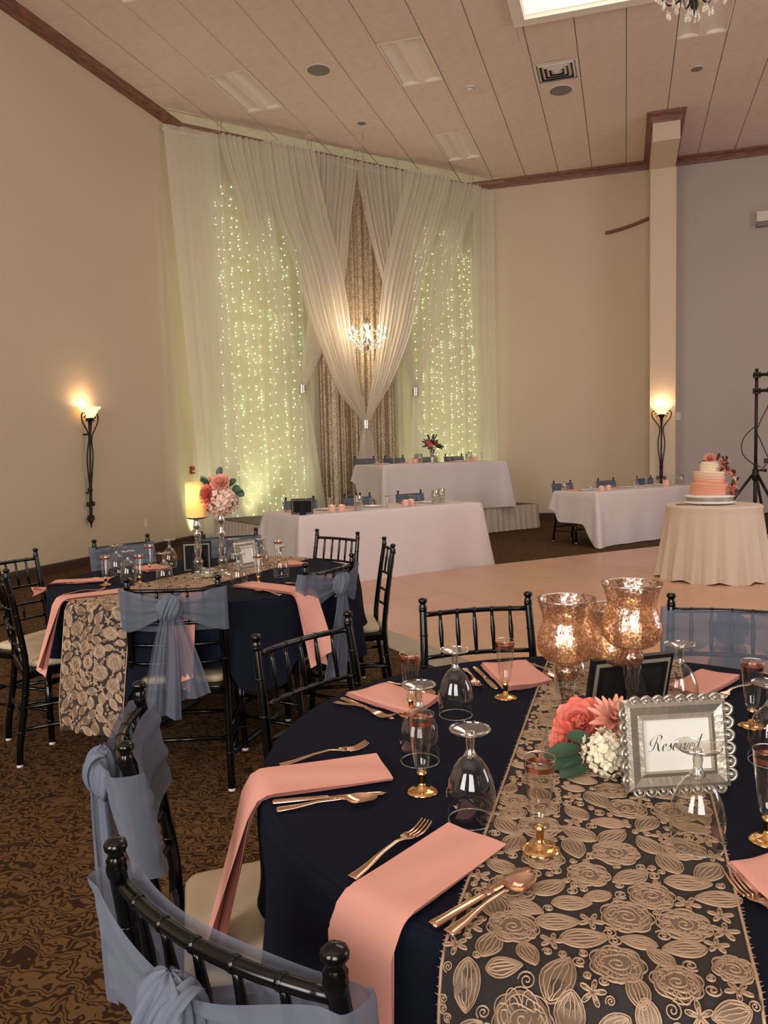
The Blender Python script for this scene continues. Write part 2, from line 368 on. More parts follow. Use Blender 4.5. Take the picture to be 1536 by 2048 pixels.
used.add((round((-1.207-GX0)/G), round((11.055-GY0)/G)))
def clipped(i, j, xa, ya, xb, yb):   # convex clip against the left wall, the diagonal wall and the back wall
    poly = [(xa, ya), (xb, ya), (xb, yb), (xa, yb)]
    ux, uy = math.cos(da), math.sin(da)
    for fn in (lambda p: p[0]-(XL+.002), lambda p: YB-.002-p[1], lambda p: (p[0]-XL)*uy-(p[1]-DY)*ux-.004):
        out = []
        for k in range(len(poly)):
            p, q = poly[k], poly[(k+1) % len(poly)]; a, b = fn(p), fn(q)
            if a >= 0: out.append(p)
            if (a > 0) != (b > 0) and abs(a-b) > 1e-9:
                t = a/(a-b); out.append((p[0]+(q[0]-p[0])*t, p[1]+(q[1]-p[1])*t))
        poly = out
        if len(poly) < 3: return None
    return poly
for i in range(0, 17):
    for j in range(0, 15):
        x, y = GX0+i*G, GY0+j*G
        if (i, j) in used: continue
        if x+G > RX0-.13 and x < RX1+.13 and y < RY1+.13 and y+G > RY0:
            x0 = x; 
            if x < RX0-.14:
                me = tile_mesh(gp, .003, max(.02, RX0-.135-x), G-.003)
                if y+G > RY1+.15:
                    o = link('ceiling_tile', tile_mesh(RX0-.13-x, RY1+.135-y, G-gp, G-.003), ceil); o.location = (x, y, CZ)
            elif y+G > RY1+.15: me = tile_mesh(gp, RY1+.135-y, G-gp, G-.003)
            else: continue
            o = link('ceiling_tile', me, ceil); o.location = (x, y, CZ); continue
        pl = clipped(i, j, x+gp, y+.003, x+G-gp, y+G-.003)
        if pl is None: continue
        if len(pl) == 4 and x > XL and y+G < YB and abs(pl[0][0]-(x+gp)) < 1e-6 and abs(pl[2][1]-(y+G-.003)) < 1e-6 and abs(pl[3][0]-(x+gp)) < 1e-6:
            o = link('ceiling_tile', TM, ceil)
        else:
            n = len(pl); me = MB().add([(p[0]-x, p[1]-y, 0) for p in pl]+[(p[0]-x, p[1]-y, .012) for p in pl],
                [tuple(reversed(range(n)))]+[(k, (k+1) % n, n+(k+1) % n, n+k) for k in range(n)]).mesh('ceiling_tile', 'ceil', False)
            o = link('ceiling_tile', me, ceil)
        o.location = (x, y, CZ)
# plain ceiling beyond the tile field
mb = MB()
mb.box((XL, -4, CZ), (RX0-.14, GY0, CZ+.011)); mb.box((GX0+17*G, -4, CZ), (9, YB, CZ+.011)); mb.box((RX0-.14, -4, CZ), (GX0+17*G, RY0-.1, CZ+.011))
o = mb.obj('ceiling_field', 'ceil', ceil, False)
# recess
mb = MB(); H2 = 7.9
mb.box((RX0-.14, RY1, CZ-.06), (RX1+.14, RY1+.14, CZ+.0)).box((RX0-.14, RY0-.14, CZ-.06), (RX1+.14, RY0, CZ)).box((RX0-.14, RY0, CZ-.06), (RX0, RY1, CZ)).box((RX1, RY0, CZ-.06), (RX1+.14, RY1, CZ))
struct(mb.obj('trim_1', 'white', smooth=False))
mb = MB()
q_ = .012
mb.box((RX0-.1, RY1-q_, CZ-.01), (RX1+.1, RY1+.1, H2)).box((RX0-.1, RY0-.1, CZ-.01), (RX1+.1, RY0+q_, H2)).box((RX0-.1, RY0, CZ-.01), (RX0+q_, RY1, H2)).box((RX1-q_, RY0, CZ-.01), (RX1+.1, RY1, H2)).box((RX0-.1, RY0-.1, H2), (RX1+.1, RY1+.1, H2+.1))
mb.obj('ceiling_recess', 'recess', ceil, False)
# crown mouldings (mitred strips)
def strip(pts, prof, m, name, closed=False):
    """sweep a profile (offset to the room side, z) along plan points; room is on the right-hand side of travel"""
    P = [Vector(p) for p in pts]; n = len(P); mb = MB(); k = len(prof)
    for i in range(n):
        d1 = (P[i]-P[i-1]).normalized() if i > 0 else (P[1]-P[0]).normalized()
        d2 = (P[i+1]-P[i]).normalized() if i < n-1 else d1
        n1 = Vector((d1.y, -d1.x)); n2 = Vector((d2.y, -d2.x)); b = (n1+n2).normalized(); sc = 1/max(.3, b.dot(n1))
        for o_, z in prof: mb.v.append((P[i].x+b.x*o_*sc, P[i].y+b.y*o_*sc, z))
    for i in range(n-1):
        for j in range(k):
            a = i*k+j; b_ = i*k+(j+1) % k; mb.f.append((a, b_, b_+k, a+k))
    mb.f.append(tuple(range(k))); mb.f.append(tuple((n-1)*k+j for j in reversed(range(k))))
    return mb.obj(name, m, smooth=False)
CP = [(.0, CZ-.15), (.02, CZ-.15), (.03, CZ-.12), (.035, CZ-.06), (.075, CZ-.03), (.09, CZ-.0), (0, CZ)]
PX0, PX1 = .41, .815
struct(strip([(XL, -4), (XL, DY), (DX, YB), (PX0, YB), (PX0, 13.27), (PX1, 13.27), (PX1, YB), (9, YB)], CP, 'wood', 'trim_2'))
BP = [(.0, 0), (.018, 0), (.018, .11), (.010, .125), (0, .125)]
struct(strip([(XL, -4), (XL, DY), (DX, YB), (PX0, YB)], BP, 'base', 'baseboard_left'))
struct(strip([(PX1+.02, YB), (9, YB)], BP, 'base', 'baseboard_back'))
# pillar: column with a projecting head
pl = struct(MB().box((PX0, 14.55, 0), (PX1+.02, YB, 6.13)).box((PX0, 13.27, 6.13), (PX1, YB, CZ)).obj('trim_3', 'pillar', smooth=False))
# ------------------------------------------------------------------ ceiling fittings
FL = {'A': 'recessed ceiling light, unlit, at left above the draped backdrop', 'B': 'unlit recessed ceiling light in the middle, nearer of two in one row',
      'C': 'unlit recessed ceiling light in the middle, close to the drape top', 'D': 'unlit recessed ceiling light behind the hanging crystals, top right', 'E': 'unlit recessed ceiling light cut by the top edge, above left'}
def troffer():
    t = thing('ceiling_light', '', 'ceiling light')
    W, L = G, 2*G
    mb = MB(); e = .028
    mb.box((.004, .004, -.004), (W-.004, e, .01)).box((.004, L-e, -.004), (W-.004, L-.004, .01)).box((.004, e, -.004), (e, L-e, .01)).box((W-e, e, -.004), (W-.004, L-e, .01))
    mb.obj('frame', 'trof', t, False)
    mb = MB(); mb.box((W/2-.05, e, -.002), (W/2+.05, L-e, .09)); mb.obj('lamp_cover', 'trof', t, False)
    for a, b in ((e, W/2-.05), (W/2+.05, W-e)):
        q = MB().grid(lambda u, v: (lerp(a, b, u), lerp(e, L-e, v), .006+.035*math.sin(PI*(.1+.8*u))), 10, 2); q.obj('reflector', 'trof', t)
        for q0, q1 in ((L-e-.01, L-e), (e, e+.01)): MB().box((a, q0, 0), (b, q1, .05)).obj('end_plate', 'white', t, False)
    return Proto(t)
TR = troffer()
for (fx, fy), k in fixtures.items():
    TR.put((fx, fy, CZ), 0, FL[k], 'recessed ceiling lights')
def disc_fit(name, label, cat, x, y, r, m):
    t = thing(name, label, cat, (x, y, CZ)); MB().lathe([(r*.93, -.004), (r, -.008), (r*1.08, -.004), (r*1.1, 0.004)], n=32).obj('rim', 'offwhite', t)
    MB().lathe([(.001, -.006), (r*.5, -.006), (r*.94, -.005)], n=32).obj('grille', m, t); return t
disc_fit('ceiling_speaker', 'round grey ceiling speaker at left of centre', 'speaker', -3.966, 10.2, .165, 'grey')
disc_fit('ceiling_speaker', 'round grey ceiling speaker beside the square air diffuser', 'speaker', -.895, 11.965, .17, 'grey')
disc_fit('recessed_downlight', 'small round ceiling disc above the centre of the drape', 'downlight', -3.967, 12.006, .075, 'grey')
disc_fit('recessed_downlight', 'small round ceiling disc right of the square air diffuser', 'downlight', .943, 11.967, .085, 'grey')
t = thing('smoke_detector', 'small white smoke detector on ceiling between lights and diffuser', 'smoke detector', (-2.123, 11.4, CZ))
MB().lathe([(.07, 0), (.07, -.012), (.05, -.018), (.05, -.04), (.035, -.05), (.001, -.05)], n=24).obj('housing', 'offwhite', t)
MB().lathe([(.052, -.02), (.055, -.024), (.052, -.03)], n=24).obj('vent_ring', 'grey', t)
t = thing('air_diffuser', 'square white air diffuser with nested vanes in ceiling', 'air vent', (-1.207+G/2, 11.055+G/2, CZ))
def sqring(a, b, z0, z1, mb):
    return mb.add([(sx*a, sy*a, z0) for sx, sy in ((-1, -1), (1, -1), (1, 1), (-1, 1))]+[(sx*b, sy*b, z1) for sx, sy in ((-1, -1), (1, -1), (1, 1), (-1, 1))], [(k, (k+1) % 4, 4+(k+1) % 4, 4+k) for k in range(4)])
sqring(.30, .26, 0, -.006, MB()).obj('frame', 'offwhite', t, False)
MB().box((-.26, -.26, .011), (.26, .26, .0115)).obj('duct_back', 'blackm', t, False)
for a in (.255, .195, .135, .075):
    sqring(a, a-.035, .01, -.018, MB()).obj('vane', 'offwhite', t, False)
MB().box((-.035, -.035, -.018), (.035, .035, -.012)).obj('vane', 'offwhite', t, False)
# wall fittings
t = thing('pull_station', 'red fire alarm pull station on wall beside drape', 'fire alarm', (XL+.001, 10.98, 1.17))
MB().box((0, -.045, -.06), (.04, .045, .06)).obj('housing', 'red', t, False); MB().box((.04, -.03, -.03), (.055, .03, -.005)).obj('handle', 'offwhite', t, False)
t = thing('wall_outlet', 'white outlet plate low on left wall', 'outlet', (XL+.001, 9.68, .44))
MB().box((0, -.036, -.058), (.006, .036, .058)).obj('plate', 'offwhite', t, False)
for z in (-.025, .022): MB().box((.006, -.016, z-.012), (.009, .016, z+.012)).obj('socket', 'white', t, False)
t = thing('light_switch', 'white switch plate on back wall just right of pillar', 'switch', (.93, YB-.001, 1.92))
MB().box((-.04, -.007, -.07), (.04, 0, .07)).obj('plate', 'offwhite', t, False); MB().box((-.008, -.016, -.012), (.008, -.006, .012)).obj('toggle', 'white', t, False)
t = thing('emergency_light', 'white emergency light box high on right wall', 'emergency light', (2.36, YB-.001, 5.30))
MB().box((-.16, -.12, -.04), (.3, 0, .13)).obj('housing', 'offwhite', t, False); MB().box((-.16, -.11, -.12), (.3, -.01, -.045)).obj('lens', 'grey', t, False)
pa = smooth_path([(-.364, YB-.03, 5.35), (-.15, YB-.03, 5.385), (.1, YB-.03, 5.44), (.42, YB-.03, 5.54)], 8)
tag(MB().tube(pa, [.012]+[.03]*(len(pa)-1), 8).obj('wall_arc', 'wood'), 'curved dark wood strip on back wall left of pillar', 'wall decoration')
# ------------------------------------------------------------------ torch sconces
def torch():
    t = thing('torch_sconce', '', 'wall sconce')   # local +y points out of the wall, z=0 at shade rim
    MB().lathe([(.185, 0), (.175, -.012), (.13, -.055), (.085, -.115), (.05, -.145), (.03, -.15)], (0, .115, 0), 28, sy=.58).obj('glass_shade', 'shade', t)
    MB().ball((0, .115, -.03), .03).obj('bulb', 'bulb', t)
    MB().lathe([(.002, -.20), (.05, -.17), (.055, -.15), (.045, -.14)], (0, .115, 0), 16).obj('socket_cup', 'iron', t)
    for s in (-1, 1):
        pts = [(s*.11, .115, -.14), (s*.085, .115, -.115), (s*.10, .115, -.085), (s*.135, .115, -.085), (s*.16, .115, -.12), (s*.145, .115, -.20), (s*.08, .115, -.29), (s*.035, .11, -.36), (s*.03, .10, -.45), (s*.055, .09, -.60), (s*.05, .08, -.75), (s*.02, .07, -1.0), (s*.02, .06, -1.25)]
        MB().tube(smooth_path(pts, 5), .009, 6).obj('scroll_arm', 'iron', t)
        pts = [(s*.03, .115, -.2), (s*.05, .115, -.16), (s*.075, .115, -.17), (s*.07, .115, -.195)]
        MB().tube(smooth_path(pts, 5), .007, 6).obj('scroll', 'iron', t)
        pts = [(s*.012, .07, -1.2), (s*.05, .06, -1.27), (s*.075, .06, -1.255), (s*.065, .06, -1.225), (s*.045, .06, -1.235)]
        MB().tube(smooth_path(pts, 5), .009, 6).obj('scroll', 'iron', t)
        pts = [(s*.008, .05, -1.40), (s*.04, .05, -1.46), (s*.06, .05, -1.43), (s*.045, .05, -1.40), (s*.03, .05, -1.42)]
        MB().tube(smooth_path(pts, 5), .010, 6).obj('scroll', 'iron', t)
    MB().tube([(0, .115, -.18), (0, .10, -.4), (0, .08, -.8), (0, .06, -1.2), (0, .05, -1.45), (0, .05, -1.56)], [.028, .012, .012, .02, .022, .004], 8).obj('stem', 'iron', t)
    MB().ball((0, .062, -1.06), .034).obj('collar', 'iron', t)
    MB().ball((0, .05, -1.46), .03, sz=1.4).obj('finial', 'iron', t)
    for z in (-.35, -1.1): MB().tube([(0, -.0, z), (0, .10 if z > -.5 else .05, z)], .012, 6).obj('wall_bracket', 'iron', t)
    return Proto(t)
TC = torch()
TC.put((XL, 8.42, 2.05), -PI/2, 'tall bronze torch sconce with glowing bowl shade on left wall', 'torch sconces')
TC.put((.60, 14.55, 2.07), PI, 'tall bronze torch sconce with glowing bowl shade on the pillar', 'torch sconces')
lamp('sconce_light', 'POINT', (XL+.12, 8.42, 2.10), 2.0, (1, .74, .46), radius=.07)
lamp('sconce_light', 'POINT', (.60, 14.42, 2.12), 2.2, (1, .76, .5), radius=.07)
# ------------------------------------------------------------------ drapes
P0 = Vector((-6.58, 10.46, 0)); DA = math.atan2(4.85, 4.19)
ZT = 6.33
def drape_thing(name, label, cat='curtain', group=None): return thing(name, label, cat, P0, DA, group)
def folds(u, ph, amp): return amp*(math.sin(u*31+ph)+.5*math.sin(u*53+ph*2.1)+.6*math.sin(u*13+ph)+.2*math.sin(u*97+ph))
# local frame: x along the drape line, -y to the room, +y to the corner wall
def bg_panel(par, u0, u1, ub0, ub1, y, m, amp=.025, ph=0, z1=ZT, name='panel', nu=None):
    nu = nu or int((u1-u0)*70)
    def fn(a, b):
        z = z1*(1-b)+.02*b; u = lerp(lerp(u0, u1, a), lerp(ub0, ub1, a), b)
        return (u, y+folds(lerp(u0, u1, a), ph, amp*(.55+.45*b)), z)
    return MB().grid(fn, nu, 14).obj(name, m, par)
d = drape_thing('sheer_drape', 'sheer white backdrop drape left of the gold panel')
bg_panel(d, 0, .85, .40, 1.05, -.04, 'sheer2', .018, 1, name='opaque_panel')
bg_panel(d, .55, 2.45, .75, 2.5, 0, 'sheer', .009, 2, name='sheer_panel')
d = drape_thing('sheer_drape', 'sheer white backdrop drape right of the gold panel')
bg_panel(d, 4.0, 6.0, 4.0, 5.98, 0, 'sheer', .009, 3, name='sheer_panel')
bg_panel(d, 5.82, 6.33, 5.85, 6.33, -.04, 'sheer2', .018, 4, name='opaque_panel')
d = drape_thing('sequin_drape', 'gold sequin drape in the middle of the backdrop')
bg_panel(d, 2.3, 3.36, 2.3, 3.36, .05, 'sequin', .03, 5, name='cloth_panel'); bg_panel(d, 3.34, 4.12, 3.32, 4.12, .06, 'sequin', .03, 6, name='cloth_panel')
# swags gathered in crystal bands
def curve_at(C, z):      # C: list of (u, z) from top to bottom
    zs = [c[1] for c in C]; n = len(C)
    if z >= zs[0]: i = 0
    elif z <= zs[-1]: i = n-2
    else: i = next(k for k in range(n-1) if zs[k] >= z >= zs[k+1])
    t = (zs[i]-z)/(zs[i]-zs[i+1]); p0 = C[max(i-1, 0)][0]; p1 = C[i][0]; p2 = C[i+1][0]; p3 = C[min(i+2, n-1)][0]
    return .5*((2*p1)+(p2-p0)*t+(2*p0-5*p1+4*p2-p3)*t*t+(3*p1-p0-3*p2+p3)*t**3)
def swag_leg(par, A, B, zk, y, ph, nf=8):
    def fn(a, b):
        z = lerp(ZT, zk, b); ua, ub = curve_at(A, z), curve_at(B, z); w_ = abs(ub-ua)
        am = .005+.030*min(1, w_/.9)
        f = am*(math.sin(a*nf*2*PI+ph+b)+.6*math.sin(a*nf*4.6+ph*2+b*2)+.35*math.sin(a*nf*11+ph)*(.4+.6*b))
        return (lerp(ua, ub, a), y+f-.07*math.sin(PI*b), z)
    return MB().grid(fn, 90, 44).obj('swag_panel', 'sheer2', par)
def swag(label, k, zk, legs, y, tail_l, tail_r, floor=.02):
    s = drape_thing('gathered_swag', label, 'curtain', 'gathered swags')
    for i, (A, B) in enumerate(legs): swag_leg(s, A, B, zk, y-.012*i, 1+i*2.3, 9 if abs(A[0][0]-B[0][0]) > .8 else 8)
    def tail(a, b):
        f = b**.8; w0, w1 = k-.05, k+.05
        return (lerp(lerp(w0, tail_l, f), lerp(w1, tail_r, f), a), y-.01+(.012+.022*b)*math.sin(a*20+b)+.012*math.sin(a*43+1), lerp(zk, floor, b))
    MB().grid(tail, 60, 20).obj('tail', 'sheer2', s)
    MB().grid(lambda a, b: (k+.066*math.cos(2*PI*a), y-.01+.05*math.sin(2*PI*a), zk+.07-.14*b), 20, 4, True).obj('crystal_band', 'silver', s)
    mb = MB()
    for i in range(9):
        for j in range(4): mb.ball((k+.066*math.cos(PI+i*PI/8), y-.01-.053*math.sin(i*PI/8), zk+.055-.036*j), .011, 6, 4)
    mb.obj('rhinestones', 'crystal', s)['kind'] = 'stuff'
    return s
swag('white gathered swag on the left of the drape, tied at mid height', 2.12, 2.46, [
    ([(.85, 6.33), (1.10, 5.37), (1.42, 4.2), (1.76, 3.32), (2.07, 2.46)], [(1.60, 6.33), (1.68, 5.29), (1.81, 4.2), (1.98, 3.17), (2.16, 2.46)]),
    ([(2.43, 6.33), (2.31, 4.73), (2.22, 3.59), (2.10, 2.75), (2.08, 2.46)], [(3.27, 6.33), (3.07, 5.24), (2.91, 4.22), (2.56, 3.2), (2.31, 2.74), (2.16, 2.46)])], -.10, 1.75, 2.56)
swag('white gathered swag on the right of the drape, tied at mid height', 4.39, 2.46, [
    ([(3.29, 6.33), (3.45, 5.29), (3.70, 4.38), (4.01, 3.37), (4.21, 2.85), (4.34, 2.46)], [(4.30, 6.33), (4.25, 4.96), (4.25, 3.73), (4.36, 2.85), (4.43, 2.46)]),
    ([(5.10, 6.33), (4.97, 5.49), (4.78, 4.84), (4.59, 3.67), (4.46, 2.85), (4.35, 2.46)], [(5.96, 6.33), (5.57, 5.56), (5.19, 4.52), (4.87, 3.5), (4.60, 2.9), (4.43, 2.46)])], -.10, 4.22, 4.78, .45)
swag('large white gathered swag at the centre, tied lowest over the gold panel', 3.24, 1.87, [
    ([(1.53, 6.33), (1.64, 5.27), (1.93, 4.5), (2.16, 3.69), (2.44, 3.02), (2.72, 2.4), (3.19, 1.87)], [(2.40, 6.33), (2.60, 5.22), (2.85, 4.27), (2.97, 3.46), (3.09, 2.67), (3.27, 1.87)]),
    ([(4.21, 6.33), (3.88, 5.31), (3.61, 4.35), (3.49, 3.57), (3.38, 2.72), (3.21, 1.87)], [(5.14, 6.33), (4.90, 5.62), (4.69, 5.1), (4.40, 4.27), (4.13, 3.44), (3.75, 2.61), (3.29, 1.87)])], -.25, 2.95, 3.58, .45)
# pipe and hooks
d = drape_thing('drape_pipe', 'thin metal drape pipe hung from the ceiling on hooks', 'curtain rail')
MB().tube([(0, .03, ZT-.06), (6.33, .03, ZT-.06)], .018, 8).obj('pipe', 'offwhite', d)
for u in (.9, 2.45, 3.33, 4.15, 5.85):
    MB().tube(smooth_path([(u-.03, .02, CZ), (u-.03, .02, CZ-.1), (u, .02, CZ-.16), (u+.03, .02, CZ-.1), (u+.03, .02, CZ)], 4), .005, 5).obj('hook', 'silver', d)
    MB().tube([(u, .02, ZT-.0), (u, .02, CZ-.14)], .004, 5).obj('hanger_wire', 'silver', d)
for u in (.9, 3.33): MB().ball((u, -.01, ZT+.0), .03).obj('pole_cap', 'blackm', d)
# fairy lights
rnd = random.Random(3)
def fairy(label, u0, u1, n, ztop):
    s = drape_thing('string_light_curtain', label, 'string lights', 'string light curtains')
    for k in range(n):
        u = lerp(u0, u1, k/(n-1))+rnd.uniform(-.02, .02); mb = MB(); wr = MB(); z = ztop(u)-rnd.uniform(0, .5); ph = rnd.uniform(0, 6)
        pts = []
        while z > .15:
            x = u+.03*math.sin(z*1.3+ph)+.10*(1-z/6)+rnd.uniform(-.022, .022); y = .055+.008*math.sin(z*2+ph); mb.oct((x, y, z), .0105); pts.append((x, y, z)); z -= rnd.choice((.05, .10, .14, .19))
        wr.tube(pts, .0015, 3, False).obj('light_wire', 'wire', s)
        mb.obj('bulb_string', 'fairy', s, False)['kind'] = 'stuff'
    return s
fairy('curtain of white fairy lights glowing behind the left drape', .78, 2.10, 11, lambda u: 5.6 if u < 1.3 else 5.2)
fairy('curtain of white fairy lights glowing behind the right drape', 4.5, 5.80, 10, lambda u: 5.5)
ux, uy = math.cos(DA), math.sin(DA)
def dpt(u, y, z): return (P0.x+ux*u-uy*y, P0.y+uy*u+ux*y, z)
for u, pw in ((.35, 1.0), (1.35, 1.5), (2.2, .8), (4.3, .7), (5.2, 1.4), (5.95, .7)):   # green uplights standing behind the cloth
    lamp('uplight', 'SPOT', dpt(u, .30, .15), 75*pw, (.86, 1, .60), dpt(u, .12, 6.2), radius=.08, angle=1.1)
# ------------------------------------------------------------------ chandeliers
def chandelier(label, loc, Rr, metal, lit, chain_to, group=None):
    t = thing('crystal_chandelier', label, 'chandelier', loc); L = bool(lit)
    body = [(.002, -.30*Rr/.3), (.03, -.26), (.022, -.2), (.05, -.14), (.028, -.08), (.018, 0), (.03, .1), (.05, .18), (.015, .22), (.01, .27)]
    MB().lathe([(r*Rr/.3, z*Rr/.3) for r, z in body], n=14).obj('stem', metal, t)
    k = Rr/.3
    for i in range(8):
        a = 2*PI*i/8+.2; c, s = math.cos(a), math.sin(a)
        pts = [(r*k*c, r*k*s, z*k) for r, z in ((.03, -.06), (.10, -.16), (.2, -.17), (.27, -.09), (.3, -.03))]
        MB().tube(smooth_path(pts, 4), .008*k, 6).obj('arm', metal, t)
        e = (.3*k*c, .3*k*s, -.03*k)
        MB().lathe([(.002, -.012*k), (.035*k, 0), (.04*k, .012*k)], e, 12).obj('drip_dish', 'crystal', t)
        MB().lathe([(.011*k, 0), (.011*k, .06*k)], e, 8, True, True).obj('candle_tube', 'white', t)
        MB().ball((e[0], e[1], e[2]+.085*k), .014*k, 8, 6, 1.9).obj('bulb', 'bulb' if L else 'glass', t)
        mb = MB()
        for rr, z0, n in ((.3, -.05, 3), (.22, -.2, 2), (.15, -.19, 2)):
            for j in range(n):
                aa = a+(j-1)*.12; x, y = rr*k*math.cos(aa), rr*k*math.sin(aa)
                mb.ball((x, y, (z0-.012)*k), .008*k, 6, 4)
                mb.lathe([(.001, -.07*k), (.011*k, -.058*k), (.013*k, -.045*k), (.006*k, -.025*k), (.001, -.02*k)], (x, y, z0*k), 8)
        mb.obj('crystal_drops', 'crystal' if L else 'crystaldull', t)['kind'] = 'stuff'
    mb = MB()
    for i in range(8):
        a0, a1 = 2*PI*i/8+.2, 2*PI*(i+1)/8+.2
        for j in range(1, 9):
            f = j/9; a = lerp(a0, a1, f); sag = .05*math.sin(PI*f)
            mb.ball((.29*k*math.cos(a), .29*k*math.sin(a), (-.04-sag)*k), .006*k, 5, 3)
            rr = .3*(1-f)+.03*f; mb.ball((rr*k*math.cos(a0), rr*k*math.sin(a0), (-.02+.2*f-.06*math.sin(PI*f))*k), .006*k, 5, 3)
    for j in range(14):
        a = j*2.4; rr = .06*(1-j/16); mb.lathe([(.001, -.05*k), (.009*k, -.035*k), (.001, -.0)], (rr*k*math.cos(a), rr*k*math.sin(a), (-.27-.03*(j % 3))*k), 6)
    mb.obj('crystal_strands', 'crystal' if L else 'crystaldull', t)['kind'] = 'stuff'
    n = int((chain_to-loc[2]-.27*k)/.05); mb = MB()
    for i in range(n):
        z = .27*k+i*.05; mb.tube([(.012*math.cos(q*PI/4)*(1 if i % 2 else 0), .012*math.cos(q*PI/4)*(0 if i % 2 else 1), z+.028+.034*math.sin(q*PI/4)) for q in range(9)], .004, 4, False)
    mb.obj('chain', metal, t)
    return t
M['crystaldull'] = mat('crystal_drop', (245, 238, 225), .08, spec=.9, trans=.35)
CH = (-4.064, 12.325, 3.36)
chandelier('lit crystal chandelier hanging in front of the gold panel', CH, .30, 'silver', True, CZ)
lamp('chandelier_light', 'POINT', (CH[0], CH[1], CH[2]+.08), 50, (1, .80, .58), radius=.2)
chandelier('unlit crystal chandelier with dark frame, only its lowest drops showing at top right', (.545, 7.2, 5.285), .33, 'blackm', False, 7.9)
# ------------------------------------------------------------------ dance floor
C0 = Vector((-3.40, 7.08)); e1 = Vector((.690, .7238)); e2 = Vector((.7238, -.690)); ang = math.atan2(e1.y, e1.x)
df = thing('dance_floor', 'blush laminate dance floor of square panels with an edge ramp', 'dance floor', (C0.x, C0.y, 0), ang)
PS = 1.19; PM = MB().box((.002, -PS+.002, .0), (PS-.002, -.002, .028)).mesh('floor_panel', 'panel', False)
for i in range(9):
    for j in range(6):
        o = link('floor_panel', PM, df); o.location = (.05+i*PS, -.05-j*PS, 0)
W1, W2 = 9*PS+.05, 6*PS+.05
def ramp(pts, name='edge_ramp'): MB().add(pts, [(0, 1, 2, 3), (0, 4, 5, 1), (0, 3, 4), (1, 5, 2)]).obj(name, 'ramp', df, False)
for j in range(6):
    a, b = -.05-j*PS, -.05-(j+1)*PS
    ramp([(.05, a, .028), (.05, b, .028), (-.16, b, .002), (-.16, a, .002), (.05, a, 0), (.05, b, 0)])
MB().box((.05, -.05, 0), (W1, -.02, .024)).obj('edge_strip', 'ramp', df, False)
# ------------------------------------------------------------------ chairs
def post_y(z): return -.235+.05*sst(z/.45) if z < .45 else -.185-.062*((z-.45)/.47)**1.3
def build_chair(name, label):
    t = thing(name, label, 'chair')
    def post(s):
        mb = MB(); zs = [0.012, .1, .25, .45, .6, .75, .87, .89]
        pts = [(s*(.197-.022*(z/.9)), post_y(z), z) for z in zs]
        P_ = smooth_path(pts, 3); rad = lambda z: .0150 if z < .45 else lerp(.0150, .0112, (z-.45)/.45)
        mb.tube(P_, [rad(p.z) for p in P_], 10)
        for z in (.16, .33, .56, .70, .80): mb.tube([(s*(.197-.022*(z/.9)), post_y(z), z-.003), (s*(.197-.022*(z/.9)), post_y(z+.003), z+.003)], rad(z)+.0013, 10)
        x, y = s*.1755, post_y(.885)
        mb.lathe([(.0112, -.012), (.0130, -.006), (.0130, .000), (.0118, .004), (.0128, .009), (.0100, .014), (.0095, .019), (.0138, .024), (.0146, .029), (.0125, .034), (.0070, .037), (.001, .038)], (x, y, .885), 14)
        return mb
    def fleg(s):
        mb = MB(); P = [(s*.20, .205, .012), (s*.195, .195, .2), (s*.185, .185, .43)]
        mb.tube(P, [.0135, .016, .018], 10)
        for z in (.12, .3): mb.tube([(s*.197, .199, z-.005), (s*.197, .199, z+.005)], .018, 10)
        return mb
    for s in (-1, 1): post(s).obj('back_post', 'black', t); fleg(s).obj('front_leg', 'black', t)
    for x, y in ((-.197, -.235), (.197, -.235), (-.20, .205), (.20, .205)): MB().lathe([(.014, 0), (.015, .004), (.012, .014)], (x, y, 0), 10, True).obj('foot_glide', 'offwhite', t)
    def outl(w0, w1, y0, y1, r=.06, n=6):
        P = []
        for cx, cy, a0 in ((w1/2-r, y1-r, 0), (-(w1/2-r), y1-r, PI/2), (-(w0/2-r*.6), y0+r*.6, PI), (w0/2-r*.6, y0+r*.6, 1.5*PI)):
            rr = r if a0 < PI else r*.6
            for i in range(n+1): a = a0+PI/2*i/n; P.append((cx+rr*math.cos(a), cy+rr*math.sin(a)))
        return P
    MB().slab(outl(.375, .41, -.20, .215), .405, .445, .006, 2).obj('seat_frame', 'black', t)
    MB().slab(outl(.345, .395, -.165, .205), .445, .478, .015, 3, .012).obj('seat_cushion', 'cream', t)
    bow = lambda x: -.028*(1-(x/.175)**2)
    def rail(z, r, name='cross_rail'):
        pts = [(x, post_y(z)+bow(x), z) for x in [-.175+.35*i/12 for i in range(13)]]; mb = MB().tube(pts, r, 8)
        for i in (2, 4, 6, 8, 10): mb.tube([(pts[i][0]-.004, pts[i][1], z), (pts[i][0]+.003, pts[i][1], z)], r+.0012, 8)
        mb.obj(name, 'black', t)
    rail(.865, .0088, 'top_rail'); rail(.725, .0078); rail(.63, .0075); rail(.55, .0075)
    for i in range(5):
        x = -.175+.35*(i+1)/6
        pts = [(x, post_y(z)+bow(x), z) for z in (.725, .765, .80, .835, .865)]
        mb = MB().tube(pts, [.0052, .0064, .0078, .0060, .0050], 7); mb.obj('spindle', 'black', t)
    for x in (-.06, .06): MB().tube([(x, post_y(.55)+bow(x), .55), (x, post_y(.63)+bow(x), .63)], .006, 6).obj('spindle', 'black', t)
    for s in (-1, 1):
        for z in (.17, .27): MB().tube([(s*.196, post_y(z), z), (s*.195, .198, z)], .009, 8).obj('stretcher', 'black', t)
    for z in (.20, .30): MB().tube([(-.195, .197, z), (.195, .197, z)], .009, 8).obj('stretcher', 'black', t)
    MB().tube([(-.19, post_y(.22), .22), (.19, post_y(.22), .22)], .009, 8).obj('stretcher', 'black', t)
    return Proto(t)
CHP = build_chair('chiavari_chair', '')
